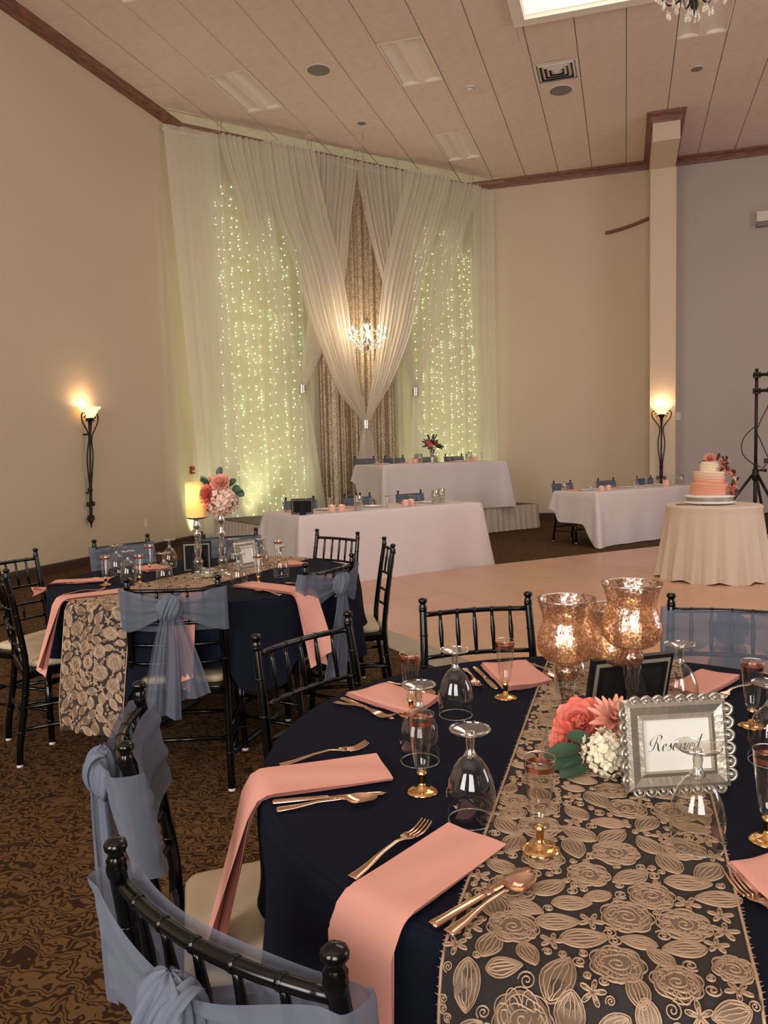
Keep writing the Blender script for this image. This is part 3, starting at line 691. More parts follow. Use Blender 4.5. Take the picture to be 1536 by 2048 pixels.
def sash_proto(knotdx=0, seed=1):
    t = thing('chair_sash', '', 'chair sash'); bow = lambda x: -.028*(1-min(1, (x/.175)**2)); rn = random.Random(seed)
    ph = [rn.uniform(0, 6) for _ in range(6)]
    def path(a):    # loop: knot -> left outside -> wrap -> front -> wrap -> right outside -> knot ; returns x, yoff, kind factor(0 at knot,1 at post/front)
        if a < .22: f = a/.22; x = lerp(-.012, -.197, f); return x, -.024-.012*(1-f), f, 0
        if a < .30: f = (a-.22)/.08; g = PI*f; return -.197-.0*math.sin(g)-.010*math.sin(g), -.024*math.cos(g), 1, 0
        if a < .70: f = (a-.30)/.40; return lerp(-.197, .197, f), .024, 1, 1
        if a < .78: f = (a-.70)/.08; g = PI*f; return .197+.010*math.sin(g), .024*math.cos(g), 1, 0
        f = (a-.78)/.22; return lerp(.197, .012, f), -.024-.012*f, 1-f, 0
    def band(a, b):
        x, yo, f, front = path(a)
        top = lerp(.835, .874-.006*front, sst(f)); bot = lerp(.765, .688+.004*math.sin(a*9), sst(f)**.8)
        z = lerp(top, bot, b)
        e_ = 1-.6*f*(1-front)
        rip = e_*(.0045*math.sin(b*PI*5+ph[0]+2*math.sin(a*7+ph[1]))+.0028*math.sin(b*PI*9+a*11+ph[2]))+.003
        yb = post_y(z)+bow(x)
        sgn = 1 if yo > 0 else -1
        return (x, yb+yo+rip*sgn*.8, z+.0015*math.sin(a*23+ph[3]))
    MB().grid(band, 110, 22).obj('band', 'sash', t)
    ky = post_y(.80)-.028-.045
    def knot(a, b):
        th = 2*PI*a; p = PI*(b*.94+.03); r = 1+.16*math.sin(3*th+ph[4]+4*b)+.08*math.sin(11*th+9*b)
        return (knotdx+.047*r*math.sin(p)*math.cos(th), ky+.028*r*math.sin(p)*math.sin(th), .800+.052*math.cos(p)*(1+.08*math.sin(7*th)))
    MB().grid(knot, 56, 20, True).obj('knot', 'sashsolid', t)
    def wrapf(a, b):   # the strip crossing over the knot
        th = PI*(a-.5)*1.15; return (knotdx+(b-.5)*.05+.02*math.sin(th), ky-.030*math.cos(th)-.006*math.sin(b*18), .800+.05*math.sin(th)+.004*math.sin(b*25))
    MB().grid(wrapf, 14, 16).obj('knot_wrap', 'sashsolid', t)
    for s, ln, wd in ((-1, .42, .15), (1, .36, .17)):
        def tail(a, b):
            w_ = lerp(.035, wd, b**.6); x = knotdx+s*lerp(.008, .052, b)+(a-.5)*w_
            return (x, ky+.008*s-.01+.02*b+.013*math.sin(a*PI*4+s+b*1.5)*(.35+b)*(1-.2*b)+.004*math.sin(a*PI*11), .775-ln*b+.02*(a-.5)*s*b*2)
        MB().grid(tail, 36, 24).obj('tail', 'sash', t)
    return Proto(t)
SP = [sash_proto(0, 1), sash_proto(.0, 5)]
def seat(mx, my, tx, ty, label, group, sash=None, z=0, sk=0, perp=None):
    """mx,my = plan middle between the post tops; the chair looks towards tx,ty"""
    f = Vector((tx-mx, ty-my)).normalized(); rz = math.atan2(f.y, f.x)-PI/2
    o = (mx+f.x*.245, my+f.y*.245, z)
    c = CHP.put(o, rz, label, group); c.scale = (1.03, 1, .975)
    if sash: SP[sk].put(o, rz, sash, 'dusty blue organza sashes').scale = (1.03, 1, .975)
    return c
def face(P, Q, tx, ty):     # mid and look-at point square to the line of the posts
    P = (P[0]*1.045, P[1]*1.045); Q = (Q[0]*1.045, Q[1]*1.045)
    mx, my = (P[0]+Q[0])/2, (P[1]+Q[1])/2; n = Vector((-(Q[1]-P[1]), Q[0]-P[0])).normalized()
    if n.dot(Vector((tx-mx, ty-my))) < 0: n = -n
    return mx, my, mx+n.x, my+n.y
NC = (0.0, 1.585); FC = (-2.015, 3.45)
g1, g2 = 'black chairs around the near table', 'black chairs around the far round table'
seat(*face((-.58, .749), (-.26, .632), *NC), 'black chair in the bottom left foreground, back to camera, with blue sash', g1, 'blue organza sash knotted on the bottom foreground chair')
seat(*face((-.768, 1.027), (-.948, 1.323), *NC), 'black chair seen edge-on left of the near table, with blue sash', g1, 'blue organza sash on the edge-on chair left of the near table', sk=1)
seat(*face((-.902, 1.749), (-.766, 2.079), *NC), 'black chair without sash between the two navy round tables', g1)
seat(*face((-.602, 2.304), (-.299, 2.470), *NC), 'black chair without sash behind the near table, in front of the dance floor', g1)
seat(*face((.135, 2.518), (.48, 2.50), *NC), 'black chair with blue sash at the right edge, behind the near table', g1, 'blue organza sash on the chair at the right edge', sk=1)
seat(*face((-1.82, 2.503), (-1.497, 2.625), *FC), 'black chair with its back to camera and a long-tailed blue sash, far table', g2, 'blue organza sash with long tails, facing camera, on far table chair')
seat(*face((-1.279, 2.951), (-1.183, 3.317), *FC), 'black chair with blue sash on the right of the far round table', g2, 'blue organza sash on the chair right of the far round table', sk=1)
seat(*face((-1.803, 4.378), (-1.475, 4.224), *FC), 'black chair without sash behind the far round table, against the white cloth', g2)
seat(*face((-1.242, 3.979), (-1.103, 3.673), *FC), 'black chair without sash seen edge-on beside the dance floor', g2)
seat(*face((-2.891, 3.686), (-2.751, 4.018), *FC), 'black chair with blue sash behind the far table, under the wall outlet', g2, 'blue organza sash on the chair under the wall outlet')
seat(*face((-2.487, 4.183), (-2.234, 4.415), *FC), 'black chair with blue sash behind the candle and flowers', g2, 'blue organza sash on the chair behind the candle and flowers', sk=1)
seat(*face((-2.51, 2.63), (-2.78, 2.86), *FC), 'black chair without sash at the left edge, nearer of two', g2)
seat(*face((-2.945, 3.235), (-2.965, 3.00), -2.0, 3.30), 'black chair without sash at the left edge, farther of two', g2)
# ------------------------------------------------------------------ tables
def round_cloth(cx, cy, R, zt, zb, m, name, parent=None, nf=15, amp=.035, flare=.05, zbf=None, n=192, seed=0):
    rn = random.Random(seed); ph = [rn.uniform(0, 6) for _ in range(4)]
    rows = [0, .35, .7, .93, .975, 1.0]; prof = []
    def fn(a, b):
        th = 2*PI*a
        if b <= .3:
            f = b/.3; r = R*math.sin(f*PI/2*.985); return (r*math.cos(th), r*math.sin(th), zt)
        if b <= .4:
            f = (b-.3)/.1; return ((R*.985+.02*math.sin(f*PI/2))*math.cos(th), (R*.985+.02*math.sin(f*PI/2))*math.sin(th), zt-.022*(1-math.cos(f*PI/2)))
        f = (b-.4)/.6; zz = zbf(th) if zbf else (zb, 0)
        z = lerp(zt-.022, zz[0], f)+.012*math.sin(th*nf*.5+ph[2])*f
        w_ = math.sin(th*nf+ph[0])+.45*math.sin(th*(nf*2-3)+ph[1])+.4*math.sin(th*(nf//2)+ph[3])
        r = R+.006+flare*f+amp*w_*f**1.2*(.8)+zz[1]*sst(f)
        return (r*math.cos(th), r*math.sin(th), z)
    mb = MB().grid(fn, n, 40, True)
    o = mb.obj(name, m, parent); o.location = (cx, cy, 0); return o
def table_under(name, label, cx, cy, R, zt, base='pedestal'):
    t = thing(name, label, 'table', (cx, cy, 0))
    MB().lathe([(.001, zt-.035), (R-.02, zt-.035), (R-.01, zt-.03), (R-.01, zt-.008), (R-.02, zt-.004), (.001, zt-.004)], n=48).obj('tabletop', 'ramp', t)
    for s in (-1, 1):
        MB().tube([(s*.28, -.30, .012), (s*.28, -.30, zt-.03)], .014, 8).obj('leg', 'blackm', t); MB().tube([(s*.28, .30, .012), (s*.28, .30, zt-.03)], .014, 8).obj('leg', 'blackm', t)
        MB().tube([(s*.28, -.32, .012), (s*.28, .32, .012)], .014, 8).obj('foot_bar', 'blackm', t)
    return t
ZT1 = .765
def zbf_for(center, seats):
    angs = [math.atan2(y-center[1], x-center[0]) for x, y in seats]
    def f(th):
        k = 0
        for a in angs:
            d = abs((th-a+PI) % (2*PI)-PI); k = max(k, 1-sst((d-.20)/.10))
        return (lerp(.385, .500, k), -.05*k)
    return f
near_seats = [(-.42, .69), (-.858, 1.175), (-.834, 1.914), (-.45, 2.387), (.315, 2.528)]
far_seats = [(-1.659, 2.564), (-1.231, 3.134), (-1.639, 4.301), (-1.172, 3.826), (-2.821, 3.852), (-2.36, 4.299), (-2.645, 2.745), (-2.955, 3.11)]
table_under('round_table', 'near round folding table hidden under the navy cloth', *NC, .715, .76)
tag(round_cloth(*NC, .720, ZT1, .38, 'navy', 'tablecloth', zbf=zbf_for(NC, near_seats), seed=2, amp=.016), 'navy blue round tablecloth on the near table', 'tablecloth')
table_under('round_table', 'far round folding table hidden under the navy cloth', *FC, .75, .76)
tag(round_cloth(*FC, .752, ZT1, .38, 'navy', 'tablecloth', zbf=zbf_for(FC, far_seats), seed=5), 'navy blue round tablecloth on the far round table at left', 'tablecloth')
# cake table on the dance floor
CT = (.855, 8.5)
table_under('cake_table', 'small round table hidden under the pleated ivory cloth', *CT, .44, .765)
tag(round_cloth(*CT, .446, .772, .035, 'ivory', 'tablecloth', nf=19, amp=.030, flare=.095, seed=9), 'ivory floor-length pleated cloth on the cake table', 'tablecloth')
# head tables
def head_table(key, label, clabel, O, D, H, base, zfront, zside, L=2.44, W=.76, clothm='linen'):
    D = Vector(D).normalized(); rz = math.atan2(D.y, D.x)
    t = thing('banquet_table', label, 'table', (O[0], O[1], base), rz)
    h = H-base
    MB().box((.01, .01, h-.035), (L-.01, W-.01, h-.006)).obj('tabletop', 'ramp', t, False)
    for x in (.25, L-.25):
        for y in (.12, W-.12): MB().tube([(x, y, .0), (x, y, h-.03)], .014, 8).obj('leg', 'blackm', t)
    # cloth
    n = []; r = .03
    per = []    # perimeter with parameter: (x, y, nx, ny, zb, corner)
    def side(p, q, nrm, k, zb):
        for i in range(k):
            f = i/k; per.append((lerp(p[0], q[0], f), lerp(p[1], q[1], f), nrm[0], nrm[1], zb(f), f, k))
    zs = lambda f: lerp(zfront, zside, sst(min(f, 1)/.28)) if True else 0
    side((0, 0), (L, 0), (0, -1), 90, lambda f: zfront)
    per_corner = []
    side((L, 0), (L, W), (1, 0), 34, lambda f: lerp(lerp(zfront, zside, sst(f/.3)), max(zside, base+.51), sst((f-.8)/.2)))
    side((L, W), (0, W), (0, 1), 60, lambda f: max(zside, base+.51))
    side((0, W), (0, 0), (-1, 0), 34, lambda f: lerp(lerp(max(zside, base+.51), zside, sst(f/.2)), zfront, sst((f-.7)/.3)))
    N = len(per)
    cyc = [(0, 0), (L, 0), (L, W), (0, W)]
    def fn(a, b):
        i = int(round(a*N)) % N; x, y, nx, ny, zb, f, k = per[i]
        # corner direction blend
        dmin = 9; cn = None
        for cx, cy in cyc:
            dd = math.hypot(x-cx, y-cy)
            if dd < dmin: dmin = dd; cn = (cx, cy)
        cw = math.exp(-(dmin/.10)**2)
        dx = (1 if cn[0] > 0 else -1); dy = (1 if cn[1] > 0 else -1)
        ox = lerp(nx, dx, cw*.9) if nx == 0 else nx; oy = lerp(ny, dy, cw*.9) if ny == 0 else ny
        if b <= .25:
            g = b/.25; return (lerp(L/2, x, g), lerp(W/2, y, g), H-base)
        g = (b-.25)/.75
        rip = .012*math.sin(i*.31)+.008*math.sin(i*.13+1)+.03*cw*math.sin(i*.9)
        out = .012*min(1, g*8)+(.02+.10*cw*(1 if cn[1] == 0 else .15)+rip)*g
        z = lerp(H-base-.0, zb-base, max(0, (g-.03)/.97)) if g > .03 else H-base-.002*g/.03
        return (x+ox*out, y+oy*out, z)
    o = MB().grid(fn, N, 24, True).obj('tablecloth', clothm); o.location = (O[0], O[1], base); o.rotation_euler = (0, 0, rz)
    tag(o, clabel, 'tablecloth', 'white head table cloths')
    nn = Vector((-D.y, D.x))
    def at(a, b, z=0): return (O[0]+D.x*a+nn.x*b, O[1]+D.y*a+nn.y*b, H+z)
    return at, rz
H1, r1 = head_table('1', 'long folding table hidden under white cloth, front of the head tables', 'white floor-length cloth on the front long table', (-3.10, 7.10), (.60, .80), .765, 0, .012, .30)
H2_, r2 = head_table('2', 'long folding table hidden under white cloth on the riser', 'white cloth on the long table raised on the riser', (-3.46, 11.08), (.62, .785), 1.195, .43, .425, .70, L=2.5)
H3, r3 = head_table('3', 'long folding table hidden under white cloth, right of the riser', 'white cloth on the long table behind the cake', (-.38, 10.97), (.61, .79), .765, 0, .012, .32)
def hseat(at, rz, a, z, label, sash, b=.98, sk=0, O=None):
    p = at(a, b); q = at(a, 0)
    seat(p[0], p[1], q[0], q[1], label, 'black chairs behind the head tables', sash, z, sk)
for k, (a, w_) in enumerate(((.56, 'left'), (1.35, 'middle'), (2.14, 'right'))):
    hseat(H1, r1, a, 0, f'black chair behind the front long table, {w_} of its three sashed chairs', f'blue organza sash on the {w_} sashed chair behind the front long table', sk=k % 2)
p = H1(1.50, 1.28); q = H1(2.6, 1.1); seat(p[0], p[1], q[0], q[1], 'black chair without sash standing sideways between the front table and riser', 'black chairs behind the head tables')
for k, (a, w_) in enumerate(((.30, 'leftmost'), (.89, 'second from left'), (1.52, 'third from left'), (2.17, 'rightmost'))):
    hseat(H2_, r2, a, .43, f'black chair on the riser, {w_} of the four', f'blue organza sash on the riser chair {w_} of the four', sk=k % 2)
for k, (a, w_) in enumerate(((.40, "left"), (1.40, "middle"), (2.36, "right"))):
    hseat(H3, r3, a, 0, f'black chair behind the long table by the pillar, {w_} of three', f'blue organza sash on the {w_} chair behind the table by the pillar', sk=k % 2)
# riser
RO = Vector((-4.72, 9.50)); RD = Vector((.62, .785)).normalized(); rr = math.atan2(RD.y, RD.x)
rs = thing('stage_riser', 'low stage riser with ivory pleated skirt under the raised table', 'stage riser', (RO.x, RO.y, 0), rr)
RL, RW = 5.28, 1.62
MB().box((0.03, .03, .40), (RL-.03, RW, .43)).obj('deck', 'base', rs, False)
def skirt_side(p, q, nrm, k, ph):
    def fn(a, b):
        f = .016*math.sin(a*k+ph)+.008*math.sin(a*k*2.3+ph)
        o_ = .01+f*(.25+.75*b)+.03*b; return (lerp(p[0], q[0], a)+nrm[0]*o_, lerp(p[1], q[1], a)+nrm[1]*o_, lerp(.43, .012, b))
    MB().grid(fn, int(k*1.6), 6).obj('skirt', 'skirt', rs)
skirt_side((0, .02), (RL, .02), (0, -1), 250, 0); skirt_side((RL, .02), (RL, RW), (1, 0), 85, 1); skirt_side((0, RW), (0, .02), (-1, 0), 85, 2)
for x in (.1, RL/2, RL-.1):
    for y in (.1, RW-.1): MB().tube([(x, y, 0), (x, y, .4)], .02, 6).obj('leg', 'blackm', rs)

# ------------------------------------------------------------------ lace runners
def motif_set(seed, Wd, Ls, le):
    """cord motifs in runner coordinates: list of (kind, cx, cy, size, rot)"""
    rn = random.Random(seed); out = []
    def ok(x, y, r, k=.86): return all(math.hypot(x-a, y-b) > (r+c)*k for _, a, b, c, _ in out)
    for kind, size, tries, k in (('rose', .034, 160, .93), ('leaf', .026, 500, .80), ('rose', .026, 200, .88), ('leaf', .020, 900, .80), ('flower', .0165, 3000, .86), ('curl', .009, 3000, .9), ('curl', .0058, 5000, .92)):
        for _ in range(tries):
            s = size*rn.uniform(.88, 1.12); x = rn.uniform(-Wd/2+s*.8, Wd/2-s*.8); y = rn.uniform(Ls, le)
            if ok(x, y, s, k): out.append((kind, x, y, s, rn.uniform(0, 6.28)))
    return out
def motif_lines(kind, s, rn):
    L = []; fill = None
    if kind == 'rose':
        n = rn.choice((5, 6, 7)); p0 = rn.uniform(0, 6)
        for k in range(n):      # overlapping petals, each with an inner echo line
            a0 = p0+2*PI*k/n
            for q, rr in ((.98, .52), (.86, .38)):
                L.append([(s*(.52*math.cos(a0)+rr*(q-.5)*math.cos(a0+t)), s*(.52*math.sin(a0)+rr*(q-.5)*1.9*math.sin(a0+t))) for t in [-2.0+4.0*i/10 for i in range(11)]])
        n = 7; L.append([(s*(.86+.12*abs(math.sin(n*t/2)))*math.cos(t), s*(.86+.12*abs(math.sin(n*t/2)))*math.sin(t)) for t in [2*PI*i/42 for i in range(43)]])
        L.append([(s*(.70+.09*abs(math.sin(2.5*t+1)))*math.cos(t), s*(.70+.09*abs(math.sin(2.5*t+1)))*math.sin(t)) for t in [2*PI*i/34 for i in range(35)]])
        L.append([(s*(.52+.07*math.sin(3*t+2))*math.cos(t), s*(.52+.07*math.sin(3*t+2))*math.sin(t)) for t in [2*PI*i/26 for i in range(27)]])
        L.append([(s*(.05+.34*t/9.5)*math.cos(t), s*(.05+.34*t/9.5)*math.sin(t)*.9) for t in [9.5*i/30 for i in range(31)]])
        fill = [(s*.9*math.cos(t), s*.9*math.sin(t)) for t in [2*PI*i/18 for i in range(18)]]
    elif kind == 'leaf':
        f = lambda t: (s*1.15*math.cos(t), s*.66*math.sin(t)*abs(math.sin(t))**.55*(1-.22*math.cos(t)))
        L.append([f(2*PI*i/26) for i in range(27)])
        for k in (-.6, -.3, 0, .3, .6):
            L.append([f2 for f2 in [(s*1.05*math.cos(PI*(1-i/9)), k*1.25*f(PI*(1-i/9))[1]+s*.035*math.sin(i*2.4+k*9)) for i in range(10)]])
        fill = [(f(2*PI*i/14)[0]*.95, f(2*PI*i/14)[1]*.95) for i in range(14)]
    elif kind == 'flower':
        L.append([(s*(.55+.45*math.cos(5*t))*math.cos(t), s*(.55+.45*math.cos(5*t))*math.sin(t)) for t in [2*PI*i/50 for i in range(51)]])
        L.append([(s*.6*(.5+.42*math.cos(5*t))*math.cos(t), s*.6*(.5+.42*math.cos(5*t))*math.sin(t)) for t in [2*PI*i/35 for i in range(36)]])
        fill = [(s*(.5+.38*math.cos(5*t))*math.cos(t), s*(.5+.38*math.cos(5*t))*math.sin(t)) for t in [2*PI*i/20 for i in range(20)]]
    else:
        L.append([(s*(.1+.85*t/10)*math.cos(t), s*(.1+.85*t/10)*math.sin(t)) for t in [12*i/24 for i in range(25)]])
    return L, fill
def runner(name, label, c, rz, R, Wd, hang0, hang1, seed, cord=.0008):
    """runner across a round table: local y runs along it; falls over both edges"""
    t = thing(name, label, 'table runner', (c[0], c[1], 0), rz)
    def place(x, y, h=0):
        e = math.sqrt(max(.01, R*R-x*x)); sgn = 1 if y > 0 else -1; a = abs(y); rb = .03
        if a < e: return (x, y, ZT1+.003+h)
        d_ = a-e
        if d_ < rb*PI/2: g = d_/rb; return (x*(1), sgn*(e+(rb+h)*math.sin(g)), ZT1+.003-rb+(rb+h)*math.cos(g))
        dd = d_-rb*PI/2; fl = .06*min(1, dd/.4)
        return (x*(1+.04*dd), sgn*(e+rb+h+fl+.006*math.sin(x*30+dd*4)), ZT1+.003-rb-dd)
    y0, y1 = -(R+hang0), R+hang1
    MB().grid(lambda a, b: place(lerp(-Wd/2, Wd/2, a), lerp(y0, y1, b), .0), 24, 90).obj('net_ground', 'net', t)
    cords = MB(); fills = MB(); rn = random.Random(seed)
    for kind, mx, my, s, ro in motif_set(seed, Wd, y0+.01, y1-.01):
        L, fill = motif_lines(kind, s, rn); co, si = math.cos(ro), math.sin(ro); tr = lambda p: (mx+p[0]*co-p[1]*si, my+p[0]*si+p[1]*co)
        if fill:
            P = [tr(p) for p in fill]; o = len(fills.v); n = len(P)
            fills.v += [place(mx, my, .0013)]+[place(p[0], p[1], .0010) for p in P]
            fills.f += [(o, o+1+i, o+1+(i+1) % n) for i in range(n)]
        for ln in L:
            o = len(cords.v); q = [tr(p) for p in ln]; k = len(q)
            for i in range(k):
                a = q[max(i-1, 0)]; b = q[min(i+1, k-1)]; dx, dy = b[0]-a[0], b[1]-a[1]; m_ = math.hypot(dx, dy) or 1; nx, ny = -dy/m_*cord, dx/m_*cord
                cords.v += [place(q[i][0]-nx, q[i][1]-ny, .0008), place(q[i][0], q[i][1], .0030), place(q[i][0]+nx, q[i][1]+ny, .0008)]
            for i in range(k-1):
                for j in (0, 1): cords.f.append((o+i*3+j, o+i*3+j+1, o+i*3+j+4, o+i*3+j+3))
    fills.obj('sequin_fill', 'lacefill', t)['kind'] = 'stuff'; cords.obj('cord_embroidery', 'lace', t)['kind'] = 'stuff'
    fr = MB()
    for s in (-1, 1):
        n = 240
        for i in range(n):
            y = lerp(y0, y1, i/n); a = place(s*Wd/2, y, .001); b = place(s*(Wd/2+rn.uniform(.003, .007)), y+rn.uniform(-.004, .004), .001+rn.uniform(0, .003))
            fr.add([(a[0], a[1]-.0015, a[2]), (a[0], a[1]+.0015, a[2]+.0005), b], [(0, 1, 2)])
        fr.tube([place(s*Wd/2, lerp(y0, y1, i/60), .0015) for i in range(61)], .0022, 5)
    fr.obj('fringed_edge', 'lace', t)['kind'] = 'stuff'
    return t
runner('lace_runner', 'champagne lace runner of corded roses along the near table', (-.035, NC[1]), 0, .720, .352, .36, .30, 11)
runner('lace_runner', 'champagne lace runner hanging long over the far round table', FC, -.125, .752, .345, .54, .30, 23)
# ------------------------------------------------------------------ glassware
GH = .155
def goblet_proto():
    t = thing('water_goblet', '', 'glass')     # stands upside down: rim on the table, foot in the air
    z = lambda h: GH-h
    MB().lathe([(.0335, z(0)), (.0345, z(.002)), (.030, z(.006)), (.012, z(.010)), (.006, z(.014))], n=32).obj('foot', 'glassthick', t)
    MB().lathe([(.001, z(0.004)), (.008, z(.006)), (.0062, z(.014)), (.0075, z(.022)), (.0062, z(.032)), (.008, z(.040)), (.012, z(.046)), (.001, z(.047))], n=16).obj('stem', 'glassthick', t)
    MB().lathe([(.006, z(.044)), (.018, z(.052)), (.028, z(.066)), (.036, z(.085)), (.0405, z(.108)), (.0402, z(.125)), (.0385, z(.142)), (.0372, z(.1545))], n=36).obj('bowl', 'glass', t)
    MB().lathe([(.0366, .0005), (.0378, .0), (.0384, .0012), (.0376, .0020), (.0366, .0012)], n=36).obj('rim', 'glassthick', t)
    return Proto(t)
def flute_proto():
    t = thing('champagne_flute', '', 'glass')
    MB().lathe([(.001, .0015), (.029, .0), (.0295, .0015), (.020, .004), (.008, .008), (.005, .016)], n=28).obj('foot', 'gold', t)
    MB().lathe([(.0052, .014), (.0062, .028), (.0095, .036), (.001, .038)], n=14).obj('stem', 'gold', t)
    MB().lathe([(.003, .037), (.010, .040), (.0135, .048), (.0165, .07), (.0195, .10), (.0222, .125), (.0235, .142)], n=28).obj('bowl', 'glass', t)
    MB().lathe([(.0221, .1240), (.0231, .1325)], n=28).obj('rose_gold_band', 'rose', t)
    MB().lathe([(.0228, .1415), (.0238, .1425), (.0240, .1412)], n=28).obj('rim', 'glassthick', t)
    return Proto(t)
GB, FT = goblet_proto(), flute_proto()
gg, fg = 'upturned water goblets', 'rose gold rimmed champagne flutes'
ZG = ZT1+.001
for x, y, lb in ((-.372, 1.705, 'upturned goblet nearest the back chair on the near table'), (-.385, 1.429, 'upturned goblet directly behind the left gold-footed flute'),
                 (-.242, 1.214, 'upturned goblet at the left edge of the near lace runner'), (.103, 1.211, 'upturned goblet in front of the reserved sign'),
                 (.118, 1.845, 'upturned goblet right of the black frame'), (.262, 1.585, 'upturned goblet cut by the right edge of the photo'), (-.13, 1.93, 'upturned goblet half hidden behind the left candle holder')):
    GB.put((x, y, ZG+(.004 if -.21 < x < .14 else 0)), 0, lb, gg)
for x, y, lb in ((-.347, 1.299, 'gold-footed flute before the goblets at left of the near table'), (-.123, 1.140, 'gold-footed flute standing on the near lace runner'),
                 (-.281, 1.862, 'gold-footed flute beside the back folded napkin'), (-.474, 1.688, 'gold-footed flute behind the leftmost goblet of the near table'),
                 (.259, 1.785, 'gold-footed flute near the right edge, beyond the sign'), (.208, 1.262, 'gold-footed flute cut by the right edge, nearest camera')):
    FT.put((x, y, ZG+(.004 if -.21 < x < .14 else 0)), 0, lb, fg)
for x, y, lb in ((-2.56, 3.45, 'upturned goblet at the left of the far table, before the blue-sashed chair'), (-2.34, 3.24, 'upturned goblet beside the pair of flutes on the far table'),
                 (-2.42, 3.73, 'upturned goblet farthest back left on the far table'), (-2.11, 3.20, 'upturned goblet in front of the large candle'),
                 (-1.722, 3.217, 'upturned goblet beside the draped napkin right of the far runner'), (-1.647, 3.521, 'upturned goblet rightmost on the far table'),
                 (-1.90, 3.82, 'upturned goblet by the white frame at the back of the far table'), (-2.06, 3.80, 'upturned goblet behind the tall flower stand')):
    GB.put((x, y, ZG), 0, lb, gg)
for x, y, lb in ((-2.405, 3.147, 'gold-footed flute at the left of the far table'), (-2.25, 3.20, 'gold-footed flute second from left on the far table'),
                 (-1.664, 3.30, 'gold-footed flute beside the napkin right of the far runner'), (-2.45, 3.58, 'gold-footed flute before the back left chair, far table'), (-1.82, 3.86, 'gold-footed flute near the white table cloth, back of far table')):
    FT.put((x, y, ZG), 0, lb, fg)
# ------------------------------------------------------------------ napkins
def napkin_flat(label, quad, group, m='pink', h=.012):
    cx = sum(p[0] for p in quad)/4; cy = sum(p[1] for p in quad)/4
    t = thing('napkin', label, 'napkin', (cx, cy, ZG), 0, group)
    for k in range(3):
        s = 1-.012*k; dx = .002*k
        def fn(a, b, k=k, s=s, dx=dx):
            p = [lerp(lerp(quad[0][i], quad[1][i], a), lerp(quad[3][i], quad[2][i], a), b)-(cx, cy)[i] for i in (0, 1)]
            edge = min(a, 1-a, b, 1-b)
            return (p[0]*s+dx, p[1]*s-dx, .0035+k*h/3+.0015*math.sin(a*7+b*5+k)-(.0022 if edge < .01 else 0)+.003*b*(k == 2))
        mb = MB().grid(fn, 14, 14); n = len(mb.v)
        mb.grid(lambda a, b: (fn(a, b)[0], fn(a, b)[1], fn(a, b)[2]-.0032), 14, 14); sharp(mb.obj('fold', m, t), 50)
    return t
def napkin_drape(label, inner, direc, width, edge_d, hang, group, m='pink', spread=1.0, out=.05, C=None, Rc=.724):
    d_ = Vector(direc).normalized()
    if C: q = Vector(inner)-Vector(C); bq = q.dot(d_); edge_d = -bq+math.sqrt(bq*bq-q.dot(q)+Rc*Rc)-.012; rz = math.atan2(d_.y, d_.x)
    t = thing('napkin', label, 'napkin', (inner[0], inner[1], ZG), rz, group); rb = .026
    for k in range(3):
        off = .0035+.0035*k; hk = hang-(.012*k if k else 0)+(.0 if k != 1 else .02); rbk = rb+off
        tot = edge_d+rb*PI/2+hk
        def pt(a, b, off=off, tot=tot, rbk=rbk, k=k):
            s = b*tot; x0 = (a-.5)*width*(1-.012*k)
            wv = .002*math.sin(a*8+s*20+k)
            if s < edge_d: return (s, x0+.003*k, off+wv*.4)
            g = (s-edge_d)/rb
            if g < PI/2: return (edge_d+rbk*math.sin(g), x0+.003*k, off-rbk+rbk*math.cos(g))
            dd = s-edge_d-rb*PI/2; f = dd/hk if hk else 0
            sw = (a-.5)*width*(1-.35*f*spread)+.02*f*(k-1)
            end = -.035*f*(a if k != 1 else 1-a)
            return (edge_d+rbk+.004+out*f+.012*f*math.sin(a*4+k*1.7)+.006*k*f, sw, off-rbk-dd-end)
        MB().grid(lambda a, b: pt(a, b), 12, 40).obj('fold', m, t)
    return t
ng = 'blush napkins on the near table'; ng2 = 'blush napkins on the far round table'
napkin_drape('blush napkin draped over the left edge of the near table', (-.442, 1.374), (-.205, -.130), .126, 0, .33, ng, out=.075, C=NC)
napkin_drape('blush napkin draped over the front edge of the near table', (-.227, 1.155), (-.100, -.228), .112, 0, .50, ng, spread=-.25, out=.01, C=NC)
napkin_flat('folded blush napkin flat at back left of the near table', [(-.672, 1.784), (-.600, 1.891), (-.434, 1.799), (-.465, 1.662)], ng)
napkin_flat('folded blush napkin flat behind the single flute, near table back edge', [(-.392, 2.128), (-.273, 2.186), (-.180, 1.990), (-.288, 1.905)], ng)
napkin_flat('folded blush napkin flat right of the black frame', [(.095, 2.02), (.190, 2.195), (.280, 2.142), (.175, 1.945)], ng)
napkin_flat('folded blush napkin at the right edge of the photo, front', [(.136, 1.166), (.22, 1.225), (.27, 1.10), (.19, 1.035)], ng)
napkin_drape('blush napkin draped on the far table, beside the lace runner', (-2.19, 2.985), (-.60, -.80), .115, .285, .30, ng2, out=.07, C=FC, Rc=.756)
napkin_drape('blush napkin at the far table left edge, farther of two', (-2.47, 3.26), (-.88, -.47), .115, .250, .02, ng2, out=.07, C=FC, Rc=.756)
napkin_drape('blush napkin draped at the right of the far table', (-1.72, 3.245), (.93, -.37), .125, .427, .28, ng2, out=.07, C=FC, Rc=.756)
napkin_drape('blush napkin hanging behind the back-to-camera sashed chair', (-1.86, 3.10), (.33, -.94), .12, .405, .30, ng2, out=.07, C=FC, Rc=.756)
napkin_flat('folded blush napkin at back of far table, by the plain chair', [(-1.90, 3.95), (-1.80, 4.03), (-1.66, 3.90), (-1.76, 3.80)], ng2)
